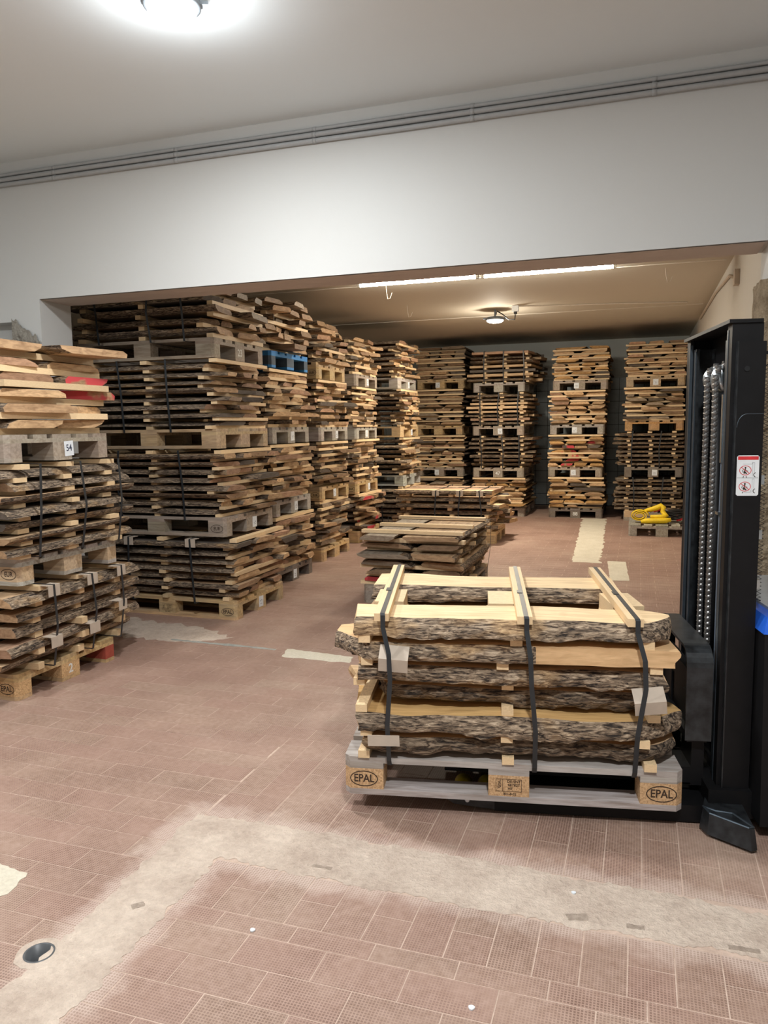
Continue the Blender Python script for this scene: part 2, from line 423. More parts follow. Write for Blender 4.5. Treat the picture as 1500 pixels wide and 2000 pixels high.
TL_, TW_ = 0.2365, 0.1183; J = 0.0035
tiles = []
def lay(x0, x1, y0, y1, along, off=0.0):
    a0, a1, b0, b1 = (x0, x1, y0, y1) if along == 'x' else (y0, y1, x0, x1)
    r = 0; yy = b0
    while yy < b1-0.012:
        y2 = min(yy+TW_, b1); xx = a0-((r % 2)*TL_/2+off) % TL_
        while xx < a1-0.012:
            u0, u1 = max(xx, a0), min(xx+TL_, a1)
            if u1-u0 > 0.012:
                t = (u0, u1, yy, y2) if along == 'x' else (yy, y2, u0, u1)
                tiles.append((t[0]+J/2, t[1]-J/2, t[2]+J/2, t[3]-J/2))
            xx += TL_
        yy += TW_; r += 1
lay(-4.7, -1.50, 0.6, 3.07, 'x')
lay(-1.30, 1.9, 1.854, 2.09, 'y')
lay(-1.30, 1.9, 0.6, 1.854, 'x', 0.07)
lay(-1.50, 1.9, 2.335, 3.07, 'y', 0.05)
lay(-4.7, 2.6, 3.07, 4.30, 'x', 0.03)
lay(-4.7, 0.72, 4.30, 13.55, 'x', 0.11)
def pix(p):
    v = Vector(p)-Vector((0, 0, HCAM)); d = v.dot(CF)
    return (750+FPX*v.dot(CR)/d, 1000-FPX*v.dot(CU)/d, d) if d > 0.05 else (-9e3, -9e3, d)
keep = []
for t in tiles:
    cx, cy = (t[0]+t[1])/2, (t[2]+t[3])/2
    px, py, d = pix((cx, cy, 0))
    vis = -30 < px < 1530 and -30 < py < 2040
    hid = (px > 1480 and py < 1640)
    keep.append((d if vis and not hid else 99+d, t))
keep.sort()
unit = MB().box(-0.5, 0.5, -0.5, 0.5, -0.5, 0.5).mesh('floor_tile', 'tile')
stuff = MB()
for i, (d, t) in enumerate(keep):
    dz = U(-0.0001, 0.0005)
    if math.hypot(max(t[0]-HX, 0, HX-t[1]), max(t[2]-HY, 0, HY-t[3])) < 0.050:
        cut = MB(); nx, ny = max(1, round((t[1]-t[0])/0.008)), max(1, round((t[3]-t[2])/0.008))
        for a_ in range(nx):
            for c_ in range(ny):
                x0_, y0_ = t[0]+(t[1]-t[0])*a_/nx, t[2]+(t[3]-t[2])*c_/ny; x1_, y1_ = x0_+(t[1]-t[0])/nx, y0_+(t[3]-t[2])/ny
                if math.hypot((x0_+x1_)/2-HX, (y0_+y1_)/2-HY) > 0.052:
                    k_ = len(cut.v); cut.v += [(x0_, y0_, 0.0), (x1_, y0_, 0.0), (x1_, y1_, 0.0), (x0_, y1_, 0.0)]; cut.f.append((k_, k_+1, k_+2, k_+3)); cut.m.append(0)
        ob('floor_tile', cut.mesh('cut_tile', 'tile'), FLOOR)
        continue
    if i < 300:
        ob('floor_tile', unit, FLOOR, ((t[0]+t[1])/2, (t[2]+t[3])/2, -0.004+dz), (U(-.001, .001), U(-.001, .001), U(-.004, .004)), (t[1]-t[0], t[3]-t[2], 0.008))
    else:
        stuff.box(t[0], t[1], t[2], t[3], -0.006, dz)
so = ob('floor_tiles_beyond', stuff.mesh('floor_tiles_beyond', 'tile'), FLOOR); so['kind'] = 'stuff'

def ragged(poly, step, amp, seed):
    out = []; k = len(poly)
    for i in range(k):
        a, c = Vector(poly[i]), Vector(poly[(i+1) % k]); d = (c-a).length; nn = max(1, int(d/step))
        nr = Vector((-(c-a).y, (c-a).x)).normalized()
        for j in range(nn):
            p = a.lerp(c, j/nn); q = Vector((p.x*7+seed, p.y*7, seed))
            p = p+nr*(amp*(noise.noise(q)+0.6*noise.noise(q*3.1))+U(-1, 1)*amp*0.35)
            out.append((p.x, p.y))
    return out
def floor_patch(name, poly, matn, amp, h=0.0022, step=0.03, seed=1):
    return ob(name, MB().prism(ragged(poly, step, amp, seed), -0.003, h).mesh(name, matn), FLOOR)
floor_patch('concrete_strip', [(-1.50, 0.5), (-1.29, 0.5), (-1.30, 2.10), (-0.4, 2.085), (0.4, 2.11), (1.7, 2.11), (1.7, 2.31), (0.4, 2.315), (-0.45, 2.345), (-1.53, 2.345)], 'concrete', 0.020, 0.0009, 0.012, 3)
floor_patch('pale_strip', [(-0.64, 8.04), (-0.36, 8.04), (-0.45, 11.9), (-0.80, 11.9)], 'pale_patch', 0.03, 0.002, 0.06, 5)
floor_patch('pale_strip', [(-0.23, 7.15), (-0.06, 7.18), (-0.11, 8.18), (-0.29, 8.18)], 'pale_patch', 0.006, 0.0025, 0.06, 8)
floor_patch('pale_blob', [(-2.0, 1.66), (-1.86, 1.66), (-1.815, 1.74), (-1.85, 1.83), (-2.0, 1.86)], 'pale_patch', 0.015, 0.002, 0.015, 9)
floor_patch('worn_screed', [(-3.7, 4.35), (-3.1, 4.30), (-2.75, 4.36), (-2.62, 4.50), (-2.9, 4.66), (-3.7, 4.8)], 'concrete', 0.05, 0.0006, 0.03, 11)
floor_patch('green_line', [(-3.0, 4.335), (-2.6, 4.325), (-2.2, 4.315), (-2.2, 4.345), (-2.6, 4.36), (-3.0, 4.365)], 'green_patch', 0.014, 0.0008, 0.03, 12)
floor_patch('pale_patch', [(-2.10, 4.20), (-1.64, 4.20), (-1.66, 4.33), (-2.13, 4.365)], 'pale_patch', 0.016, 0.0006, 0.03, 13)
for k_, (x_, y_, l_, w_, a_) in enumerate(((-0.14, 2.135, 0.06, 0.030, 0.3), (0.02, 2.14, 0.05, 0.020, 0.1), (-0.95, 2.15, 0.07, 0.016, 0.0), (-1.40, 1.80, 0.035, 0.024, 0.8), (0.30, 2.13, 0.08, 0.018, 0.05))):
    ca_, sa_ = math.cos(a_), math.sin(a_)
    floor_patch('worn_spot', [(x_+ca_*p_*l_/2-sa_*q_*w_/2, y_+sa_*p_*l_/2+ca_*q_*w_/2) for p_, q_ in ((-1, -1), (1, -1), (1, 1), (-1, 1))], 'crack', 0.005, 0.0014+0.0001*k_, 0.008, 20+k_)
# drain
n = 40; dr = MB(); b = 0
out = []
for i in range(n):
    a = 2*math.pi*i/n; rr = 0.063+0.008*noise.noise(Vector((math.cos(a)*2, math.sin(a)*2, 4)))
    for r_, z_ in ((0.041, 0.0015), (rr, 0.0012), (rr+0.002, -0.003)): dr.v.append((HX+r_*math.cos(a), HY+r_*math.sin(a), z_))
for i in range(n):
    p, q = 3*i, 3*((i+1) % n)
    dr.f += [(p, p+1, q+1, q), (p+1, p+2, q+2, q+1)]; dr.m += [0, 0]
ob('mortar_ring', dr.mesh('mortar_ring', 'concrete'), FLOOR)
pipe = MB().lathe([(0.0365, -0.10), (0.0365, 0.0025), (0.041, 0.0025), (0.041, -0.118), (0.002, -0.118)], (HX, HY, 0), 40)
pipe.f = pipe.f[:-2]; pipe.m = pipe.m[:-2]
tag(ob('drain_pipe', pipe.mesh('drain_pipe', 'pipe_dark', True)), 'open dark grey pipe socket sunk in the floor at lower left', 'drain pipe')

# ---- dividing wall with its wide opening (beam, piers)
wf = MB()
wf.box(XFL, XFR, YW, YB2, ZB, ZC1+0.1)                 # beam
wf.box(-4.12, XL, YW, YB2, 0, ZB)                      # left pier
wf.box(XFL, -4.12, YW, YB2, 2.175, ZB)
wf.box(XFL, -4.12, YW+0.12, YB2, 0, 2.175)
wf.box(XR+0.02, XFR, YW+0.02, YB2, 0, ZB)
WALL = struct(ob('wall_front', wf.mesh('wall_front', 'wall')))
sf = MB().grid(lambda a, c: (XL+(XR-XL)*a, YW+0.006+(YB2-YW-0.006)*c, ZB-0.004+0.003*noise.noise(Vector((a*60, c*5, 0)))), 120, 6)
ob('beam_soffit', sf.mesh('beam_soffit', 'soffit'), WALL)
stone = MB().grid(lambda a, c: (XR-0.015+1.9*a, YW-0.012-0.045*abs(noise.fractal(Vector((a*15, c*17, 2)), 0.9, 2.2, 4)) if 0.01 < a else YW+0.02, 2.13*c+0.02*noise.noise(Vector((a*30, 0, 1)))), 90, 110)
ob('stone_facing', stone.mesh('stone_facing', 'stone'), WALL)
jm = MB().grid(lambda a, c: (XR-0.015-0.012*noise.noise(Vector((a*6, c*20, 7))), YW+0.02+0.28*a, 2.13*c), 8, 60)
ob('stone_reveal', jm.mesh('stone_reveal', 'stone'), WALL)
rb = MB().grid(lambda a, c: (-4.125+0.235*a, YW-0.015-0.05*abs(noise.fractal(Vector((a*3, c*2, 1)), 0.9, 2.2, 4))*(1-abs(2*c-1)), 1.9+(0.30-0.16*a+0.03*noise.noise(Vector((a*9, 3, 3))))*c), 24, 20)
ob('broken_render', rb.mesh('broken_render', 'rubble'), WALL)
struct(ob('ceiling_front', MB().box(XFL, XFR, YFR, YW, ZC1, ZC1+0.1).mesh('ceiling_front', 'ceil_front'))).name = 'ceiling'
struct(ob('wall_left', MB().box(XFL-0.2, XFL, YFR, YW+0.02, -0.02, ZC1+0.1).mesh('wall_left', 'wall')))
struct(ob('wall_right', MB().box(XFR, XFR+0.2, YFR, YW+0.02, -0.02, ZC1+0.1).mesh('wall_right', 'wall')))
struct(ob('wall_rear', MB().box(XFL-0.2, XFR+0.2, YFR-0.2, YFR, -0.02, ZC1+0.1).mesh('wall_rear', 'wall')))
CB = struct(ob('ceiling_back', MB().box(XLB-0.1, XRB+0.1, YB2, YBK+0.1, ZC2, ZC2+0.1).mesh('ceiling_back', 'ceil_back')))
struct(ob('wall_back_left', MB().box(XLB-0.2, XLB, YB2, YBK+0.1, -0.02, ZC2).mesh('wall_back_left', 'wall_right')))
struct(ob('wall_back_right', MB().box(XRB, XRB+0.2, YB2, YBK+0.1, -0.02, ZC2).mesh('wall_back_right', 'wall_right')))
WB = struct(ob('wall_back', MB().box(XLB-0.2, XRB+0.2, YBK, YBK+0.2, -0.02, ZC2+0.1).mesh('wall_back', 'wall_back')))
ob('tile_bed', MB().box(XLB, XRB, YBK-0.012, YBK, 0, 2.21).mesh('tile_bed', 'back_joint'), WB)
bt = MB().box(-0.0965, 0.0965, -0.005, 0.005, -0.0965, 0.0965).mesh('wall_tile', 'back_tile')
for i in range(27):
    for k in range(11):
        ob('wall_tile', bt, WB, (XLB+0.1+0.2*i, YBK-0.0155+U(-.0008, .0008), 0.11+0.2*k))
for yy, am in ((7.55, 0.012), (10.2, 0.008)):
    pts = [(XLB+0.05+(XRB-XLB-0.1)*i/60, yy+am*noise.noise(Vector((i*0.3, yy, 0))), ZC2-0.001) for i in range(61)]
    ob('plaster_seam', MB().ribbon(pts, (0, 1, 0), 0.03, 0.006).mesh('plaster_seam', 'seam'), CB)
pts = [(XFL+0.05+(XFR-XFL-0.1)*i/60, 3.35+0.01*noise.noise(Vector((i*0.3, 8, 0))), ZC1-0.0008) for i in range(61)]

# ================================================================== LAMPS, CONDUITS, CABLES
def flood(name, label, loc, rz, lens, body, hang, watt):
    t = thing(name, label, 'lamp', loc, rz)
    ob('housing', MB().lathe([(0.02, 0.0), (0.085, -0.004), (0.115, -0.018), (0.118, -0.040), (0.105, -0.044)], (0, 0, 0), 36).mesh('lamp_housing', body, True), t)
    ob('lens', MB().lathe([(0.104, -0.0445), (0.100, -0.058), (0.080, -0.070), (0.045, -0.077), (0.006, -0.080)], (0, 0, 0), 36).mesh('lamp_lens', lens, True), t)
    col, pw = ((0.96, 0.985, 1.0) if lens == 'e_front' else (1.0, 0.90, 0.74)), watt
    ld = bpy.data.lights.new('lamp_light', 'AREA'); ld.shape = 'DISK'; ld.size = 0.19; ld.energy = pw; ld.color = col
    lo = ob('lamp_light', ld, t, (0, 0, -0.0825))
    pd = bpy.data.lights.new('lamp_side_glow', 'POINT'); pd.shadow_soft_size = 0.06; pd.energy = pw*GLOW; pd.color = col
    ob('lamp_side_glow', pd, t, (0, 0, -0.15))
    for k in (-1, 1):
        ob('mounting_ear', MB().box(k*0.125-0.022, k*0.125+0.022, -0.02, 0.02, -0.030, -0.014).mesh('mounting_ear', body), t)
    if hang:
        ob('bracket', MB().tube([(0, 0, 0), (0, 0, hang)], 0.012, 10).mesh('bracket', body), t)
    else:
        ob('bracket', MB().box(-0.03, 0.03, -0.03, 0.03, -0.004, 0.02).mesh('bracket', body), t)
    return t
flood('flood_lamp', 'bright round flood lamp at top edge, on the front ceiling', (-1.88, 2.93, ZC1-0.021), 0.5, 'e_front', 'lamp_body_w', 0, W_FRONT)
flood('flood_lamp', 'added unseen flood lamp left of the viewer, brightening the left wall part', (-3.35, 0.9, ZC1-0.021), 0.5, 'e_front', 'lamp_body_w', 0, W_SIDE_FILL)  # unseen fill lamp, added to brighten the left part of the dividing wall
flood('flood_lamp', 'round flood lamp on the front ceiling above the viewer', (0.15, 0.45, ZC1-0.021), 0.5, 'e_front', 'lamp_body_w', 0, W_NEAR)
t = flood('flood_lamp', 'small round flood lamp hanging from the back room ceiling', (-1.745, 9.66, ZC2-0.085), 0.2, 'e_back', 'lamp_body', 0.085, W_BACK)
HANG = t
jb = thing('junction_box', 'white junction box beside the hanging round flood lamp', 'junction box', (-1.46, 9.45, ZC2))
ob('box', MB().box(-0.04, 0.04, -0.03, 0.03, -0.07, 0).mesh('junction_box', 'tube_cap'), jb)
ob('gland', MB().lathe([(0.018, -0.10), (0.022, -0.07)], (0, 0, 0), 12).mesh('gland', 'black_cable'), jb)
lc = [(-1.462, 9.452, ZC2-0.104), (-1.47, 9.47, ZC2-0.16), (-1.55, 9.52, ZC2-0.15), (-1.64, 9.6, ZC2-0.07), (-1.72, 9.66, ZC2-0.02), (-1.735, 9.67, ZC2-0.06)]
lf = ob('flex', MB().tube(lc, 0.007, 6).mesh('lamp_flex', 'black_cable'), HANG); lf.matrix_parent_inverse = HANG.matrix_basis.inverted()
cc = [(-1.42+i*0.24, 9.45+0.06*i+0.02*math.sin(i), ZC2-0.008) for i in range(9)]
tag(ob('ceiling_cable', MB().tube(cc, 0.008, 6).mesh('ceiling_cable', 'conduit_w')), 'thin cream cable along the back ceiling to the right wall', 'cable')

tube_z, tube_y = ZC2-0.048, 7.22
for k, (x0, lab) in enumerate(((-2.66, 'left of the two lit tube lights under the back ceiling'), (-1.43, 'right of the two lit tube lights, longer part clear of stacks'))):
    t = thing('tube_light', lab, 'tube light', (x0, tube_y, tube_z))
    ob('tube', MB().tube([(0.025, 0, 0), (1.175, 0, 0)], 0.0205, 8, caps=False).mesh('light_tube', 'e_tube', True), t)
    ob('channel', MB().box(0.0, 1.2, -0.018, 0.018, 0.0215, 0.048).mesh('tube_channel', 'tube_cap'), t)
    for xx in (0.0, 1.175):
        ob('end_cap', MB().box(xx, xx+0.025, -0.022, 0.022, -0.022, 0.0215).mesh('tube_end_cap', 'tube_cap'), t)
pts = [(-0.2+0.1*i, tube_y+0.01*math.sin(i), ZC2-0.012) for i in range(9)]
tag(ob('ceiling_conduit', MB().tube(pts, 0.011, 8).mesh('ceiling_conduit', 'conduit_w')), 'cream conduit running from tube light towards the right wall', 'conduit')
t = thing('wall_box', 'brownish junction box high on the right back wall', 'junction box', (XRB, 7.0, 2.60))
ob('box', MB().box(-0.04, 0, -0.05, 0.05, -0.06, 0.06).mesh('wall_box', 'conduit_w'), t)
tag(ob('wall_conduit', MB().tube([(XRB-0.014, 7.05, 2.60), (XRB-0.014, 7.6, 2.72), (XRB-0.014, 9.0, 2.79), (XRB-0.014, 11.2, 2.80)], 0.014, 8).mesh('wall_conduit', 'conduit_w')), 'cream conduit rising along the top of the right back wall', 'conduit')
for k, (x, y, h_, lab) in enumerate(((-2.45, 7.46, 0.16, 'thin wire hook hanging under the left tube light'), (-2.66, 8.9, 0.14, 'thin wire hook hanging behind the left tube light'), (0.19, 7.75, 0.13, 'thin wire loop hanging from ceiling near right wall'))):
    p = [(x, y, ZC2), (x+0.008, y, ZC2-h_*0.6), (x+0.02, y, ZC2-h_), (x+0.045, y, ZC2-h_*0.95), (x+0.065, y, ZC2-h_*0.6)]
    tag(ob('ceiling_hook', MB().tube(p, 0.0028, 6).mesh('ceiling_hook', 'conduit_w')), lab, 'hook', 'ceiling hooks')

for k, (z, r, lab) in enumerate(((3.143, 0.0115, 'upper of the three grey conduits along the white wall'), (3.1115, 0.0150, 'middle of the three grey conduits along the white wall'), (3.0785, 0.0140, 'lower of the three grey conduits along the white wall'))):
    t = thing('conduit', lab, 'conduit', (0, YW-r-0.004, z), group='grey wall conduits')
    ob('pipe', MB().tube([(XFL+0.02+0.5*i, 0, 0.004*noise.noise(Vector((i*0.7, k, 0)))) for i in range(17)], r, 12).mesh('conduit_pipe', 'conduit', True), t)
    for i in range(8):
        x = -4.62+0.93*i
        ob('clip', MB().tube([(x-0.012, 0, 0), (x+0.012, 0, 0)], r+0.0015, 12).mesh('conduit_clip', 'conduit', True), t)

# ================================================================== PALLETS
def chamfer(x0, x1, y0, y1, c, which):
    """rectangle with the corners in which (subset of 'abcd', a = x0y0, counter-clockwise) cut off"""
    p = []
    p += [(x0, y0+c), (x0+c, y0)] if 'a' in which else [(x0, y0)]
    p += [(x1-c, y0), (x1, y0+c)] if 'b' in which else [(x1, y0)]
    p += [(x1, y1-c), (x1-c, y1)] if 'c' in which else [(x1, y1)]
    p += [(x0+c, y1), (x0, y1-c)] if 'd' in which else [(x0, y1)]
    return p
PM = {}
CH = 0.022
BX = (-0.5275, 0.0, 0.5275); BY = (-0.35, 0.0, 0.35); BHY = (0.05, 0.0725, 0.05)
def pmesh(key, fn):
    if key not in PM: PM[key] = fn()
    return PM[key]
def pallet(loc, rz, label, base, style='pallet', block=None, stamps=None, blockcol=None, tagtext=None, tag_side=1, chalk=None, special=None, group='euro pallets under the lumber'):
    """euro pallet, 1.2 m along local x; loc = centre of its underside"""
    t = thing('euro_pallet', label, 'pallet', loc, rz, group)
    def col(k=0.18): s = 1+U(-k, k); return tuple(min(1, c*s*(1+U(-.04, .04))) for c in base)
    blk = block or style
    def P(name, me, l, c): return ob(name, me, t, l, (0, 0, 0), (1, 1, 1), c)
    for j in range(3):
        hw = BHY[j]; wh = {0: 'ab', 1: '', 2: 'cd'}[j]
        P('bottom_board', pmesh(('bb', j, style), lambda: MB().prism(chamfer(-0.6, 0.6, -hw, hw, CH, wh), 0, 0.022).mesh('bottom_board', style)), (0, BY[j], 0), col())
    for i in range(3):
        for j in range(3):
            hw = BHY[j]
            wh = {(0, 0): 'a', (2, 0): 'b', (2, 2): 'c', (0, 2): 'd'}.get((i, j), '')
            bo = P('block', pmesh(('bk', i, j, blk), lambda: MB().prism(chamfer(-0.0725, 0.0725, -hw, hw, CH, wh), 0.022, 0.100).mesh('pallet_block', blk)),
                   (BX[i], BY[j], 0), blockcol or col(0.12))
            if special and (i, j) in special:
                bo.data = pmesh(('bk', i, j, 'painted'), lambda: MB().prism(chamfer(-0.0725, 0.0725, -hw, hw, CH, wh), 0.022, 0.100).mesh('pallet_block', 'painted')); bo.color = (*special[(i, j)], 1)
            if stamps and j == 0 and stamps.get(i):
                sm = MB(); s = stamps[i]
                if s in ('EPAL', 'EUR'):
                    add_text(sm, s, 0.042 if s == 'EPAL' else 0.036, 0, 0, 0.84); add_ring(sm, 0, 0, 0.052, 0.030, 0.0036)
                else:
                    for q, (line, zz) in enumerate((('DE-SNT', 0.017), ('487827', 0.004), ('HT', -0.010))): add_text(sm, line, 0.0135, 0.018 if q < 2 else 0.006, zz, 1.05)
                    add_text(sm, '821-8-02', 0.0125, 0.004, -0.030, 1.0)
                    for x0, x1, z0, z1 in ((-0.046, 0.046, 0.025, 0.0262), (-0.046, 0.046, -0.0205, -0.0193), (-0.046, -0.0448, -0.0205, 0.0262), (0.0448, 0.046, -0.0205, 0.0262), (-0.022, -0.0208, -0.0205, 0.0262)):
                        add_line(sm, [((x0+x1)/2 if x1-x0 < 0.01 else x0, z0 if x1-x0 < 0.01 else (z0+z1)/2), ((x0+x1)/2 if x1-x0 < 0.01 else x1, z1 if x1-x0 < 0.01 else (z0+z1)/2)], 0.0014)
                    for q in range(5):
                        add_line(sm, [(-0.041+0.001*q, -0.010+0.006*q), (-0.027, -0.002+0.006*q)], 0.0022)
                ob('stamp', sm.mesh('stamp', 'ink'), bo, (0, -hw-0.0007, 0.061))
    for i in range(3):
        P('stringer', pmesh(('st', i, style), lambda: MB().prism(chamfer(-0.0725, 0.0725, -0.4, 0.4, CH, {0: 'ad', 1: '', 2: 'bc'}[i]), 0.100, 0.122).mesh('stringer', style)), (BX[i], 0, 0), col())
    for j, (yy, hw) in enumerate(((-0.3275, 0.0725), (-0.165, 0.05), (0.0, 0.0725), (0.165, 0.05), (0.3275, 0.0725))):
        P('deck_board', pmesh(('db', j, style), lambda: MB().prism(chamfer(-0.6, 0.6, -hw, hw, CH, {0: 'ab', 4: 'cd'}.get(j, '')), 0.122, 0.144).mesh('deck_board', style)), (0, yy, 0), col())
    sx = tag_side*0.6
    if tagtext is not None:
        tg = ob('paper_tag', pmesh('tag', lambda: MB().box(-0.036, 0.036, -0.0006, 0, -0.042, 0.042).mesh('paper_tag', 'paper')), t, (sx+tag_side*0.0012, U(-.04, .06), 0.063), (0, U(-.06, .06), tag_side*math.pi/2))
        sm = MB()
        if tagtext: add_text(sm, tagtext, 0.052, 0, 0.002, 0.9)
        else:
            x = -0.018; pts = []
            for q in range(5): pts.append((x+q*0.009, U(-0.012, 0.016)))
            add_line(sm, pts, 0.003); add_line(sm, [(-0.015, -0.02), (0.014, -0.018)], 0.003)
        ob('number', sm.mesh('tag_number', 'pen'), tg, (0, -0.0012, 0))
    if chalk:
        sm = MB(); add_text(sm, chalk, 0.074, 0, 0, 1.0)
        ob('chalk_number', sm.mesh('chalk_number', 'chalk'), t, (sx+tag_side*0.0009, 0, 0.060), (0, 0, tag_side*math.pi/2))
    return t

# ================================================================== LUMBER
def board_variant(seed, n=9, sawn=(False, False), name='board'):
    """live-edge board in a unit box: x -0.5..0.5 along the trunk, y across, z thickness"""
    r = random.Random(seed); mb = MB()
    ph = [r.uniform(0, 50) for _ in range(4)]; skew = [r.uniform(-0.09, 0.09) for _ in range(2)]
    sl = [r.uniform(0.04, 0.26)*r.choice((1, 1, -1)) for _ in range(2)]
    tip = [r.uniform(0, 0.10), r.uniform(0, 0.10)]
    rows = []
    for i in range(n+1):
        s = i/n; x = -0.5+s
        def edge(k): return 0.5+0.055*noise.noise(Vector((s*3.2, ph[k], 0)))+0.03*noise.noise(Vector((s*9, ph[k], 3)))-(tip[0]*(1-s)**6 if k else tip[1]*s**6)
        e0, e1 = edge(0), edge(1)
        if sawn[0]: e0 = 0.49
        if sawn[1]: e1 = 0.49
        a0 = 0 if sawn[0] else sl[0]; a1 = 0 if sawn[1] else sl[1]
        b0 = 0 if sawn[0] else 0.035+0.03*noise.noise(Vector((s*6, ph[2], 1))); b1 = 0 if sawn[1] else 0.035+0.03*noise.noise(Vector((s*6, ph[3], 1)))
        dz = 0.05*noise.noise(Vector((s*2, ph[0], 8)))
        cross = [(-e0+max(0, a0), 0.5+dz), (e1-max(0, a1), 0.5+dz), (e1+b1-abs(a1)*0.4, 0.05+dz), (e1-max(0, -a1), -0.5+dz), (-e0+max(0, -a0), -0.5+dz), (-e0-b0+abs(a0)*0.4, 0.0+dz)]
        rows.append([(x+(skew[0] if i == 0 else skew[1] if i == n else 0)*y*0.8, y, z) for y, z in cross])
    for q in rows: mb.v += q
    mats = (0, 0 if sawn[1] else 1, 0 if sawn[1] else 1, 0, 0 if sawn[0] else 1, 0 if sawn[0] else 1)
    for i in range(n):
        for j in range(6):
            j2 = (j+1) % 6; a, b_ = i*6, (i+1)*6
            mb.f.append((a+j, b_+j, b_+j2, a+j2)); mb.m.append(mats[j])
    mb.f.append(tuple(range(6))); mb.m.append(2)
    mb.f.append(tuple(n*6+j for j in reversed(range(6)))); mb.m.append(2)
    return mb.mesh(name, ['board_face', 'bark', 'board_end'])
VAR = [board_variant(100+i, sawn=((False, False), (False, False), (True, False), (False, True))[i % 4]) for i in range(28)]
VAR_SW = [board_variant(300+i, sawn=(True, True)) for i in range(6)]
VAR_BB = [v for i, v in enumerate(VAR) if i % 4 < 2]
LATH = MB().box(-0.5, 0.5, -0.5, 0.5, -0.5, 0.5).mesh('sticker', 'pine')
FRESH = (0.69, 0.50, 0.305); TAN = (0.54, 0.38, 0.235); BROWN = (0.36, 0.25, 0.16); GREY = (0.36, 0.31, 0.25); HONEY = (0.62, 0.40, 0.17); ROSE = (0.48, 0.31, 0.21)
PINE = (0.80, 0.61, 0.38)
def pick(tone):
    c = R.choice({'fresh': (FRESH, FRESH, TAN, ROSE), 'tan': (TAN, TAN, BROWN, FRESH, ROSE), 'brown': (BROWN, BROWN, TAN, GREY), 'honey': (HONEY, HONEY, TAN, FRESH), 'grey': (GREY, BROWN, TAN)}[tone])
    if R.random() < 0.12: c = (0.13, 0.11, 0.095)
    s = U(0.75, 1.2); return tuple(min(1, x*s) for x in c)
def bundle(loc, rz, label, W=0.80, LN=1.18, H=0.47, layers=7, tone='tan', straps=(), lath_at=(-0.53, 0.0, 0.572), lath_w=0.05, over=0.05, jag=0.065, top_laths=False, reds=0,
           strapmat='strap', sawn_mix=0.0, cards=0, split=None, group='strapped lumber bundles on pallets', rear_pad=0.0, lath_len=None, zlow=-0.0235):
    """boards run along local x, stacked in layers on laths; loc = centre of its underside"""
    t = thing('lumber_bundle', label, 'lumber', loc, rz, group)
    pitch = H/layers; ts = pitch*U(0.36, 0.42); tb = pitch-ts
    ymin, ymax = -W/2, W/2; z = 0.0
    for k in range(layers):
        for lx in lath_at:
            lw = lath_w*U(0.85, 1.2); ll = (lath_len or W)+U(-0.02, 0.05); s = U(0.68, 1.1); ins = U(0.0, 0.11)*(1 if R.random() < 0.6 else 0)
            ob('sticker', LATH, t, (lx-math.copysign(ins, lx)*(abs(lx) > 0.55)+U(-.02, .02), U(-.02, .02), z+ts/2), (0, 0, U(-.02, .02)), (lw, ll, ts), tuple(min(1, c*s) for c in PINE))
        z += ts
        y = -W/2-U(-0.03, 0.05); end = W/2+U(-0.03, 0.05); nb = split or R.choice((2, 3, 3, 3, 4))
        ws = [U(0.7, 1.4) for _ in range(nb)]; gap = U(0.004, 0.05); tot = sum(ws); sp = end-y-gap*(nb-1)
        for q in range(nb):
            wdt = sp*ws[q]/tot; ln = LN*U(0.94, 1.06)+U(0, over); tt = tb*U(0.78, 1.0)
            v = R.choice(VAR_BB if q in (0, nb-1) else VAR)
            if sawn_mix and R.random() < sawn_mix: v = R.choice(VAR_SW)
            bo = ob('board', v, t, (U(-jag, jag), y+wdt/2, z+tt/2), (0, 0, U(-.02, .02)+(math.pi if R.random() < 0.5 else 0)), (ln, wdt, tt), pick(tone))
            if reds and R.random() < reds:
                bo.material_slots[2].link = 'OBJECT'; bo.material_slots[2].material = M['board_end_red']
            y += wdt+gap
        ymin, ymax = min(ymin, -W/2-0.075), max(ymax, W/2+0.075)
        z += tb
    top = z
    if top_laths:
        for lx in lath_at:
            ob('sticker', LATH, t, (lx+U(-.02, .02), 0, z+0.014), (0, 0, U(-.03, .03)), (0.06, (lath_len or W)+U(0.0, 0.06), 0.026), PINE)
        top = z+0.028
    for sx in straps:
        tl = U(-0.03, 0.03)
        pth = [(sx, ymin, top+0.001), (sx, ymax, top+0.001), (sx+tl, ymax+0.004, top*0.55), (sx+tl*0.6, ymax-0.03, zlow), (sx+tl*0.6, ymin+0.03, zlow), (sx+tl, ymin-0.004, top*0.5)]
        full = []
        for a, c in zip(pth, pth[1:]+pth[:1]):
            for q in range(3): full.append(tuple(a[i]+(c[i]-a[i])*q/3 for i in range(3)))
        ob('strap', MB().ribbon(full, (1, 0, 0), 0.016, 0.0014, closed=True).mesh('strap', strapmat), t)
        if cards:
            cw = 0.085
            for side, zz in (((-1, top-0.012),) if cards == 1 else ((-1, top-0.012), (-1, top*U(0.3, 0.6)))):
                y0 = ymin+0.004 if side < 0 else ymax
                me = MB().box(-cw/2, cw/2, -0.004, 0.0, -0.05, 0.012).box(-cw/2, cw/2, 0, 0.06, 0.0085, 0.012).mesh('edge_protector', 'card')
                ob('edge_protector', me, t, (sx+tl*0.3, y0, zz), (0, 0, U(-.05, .05)))
    return t

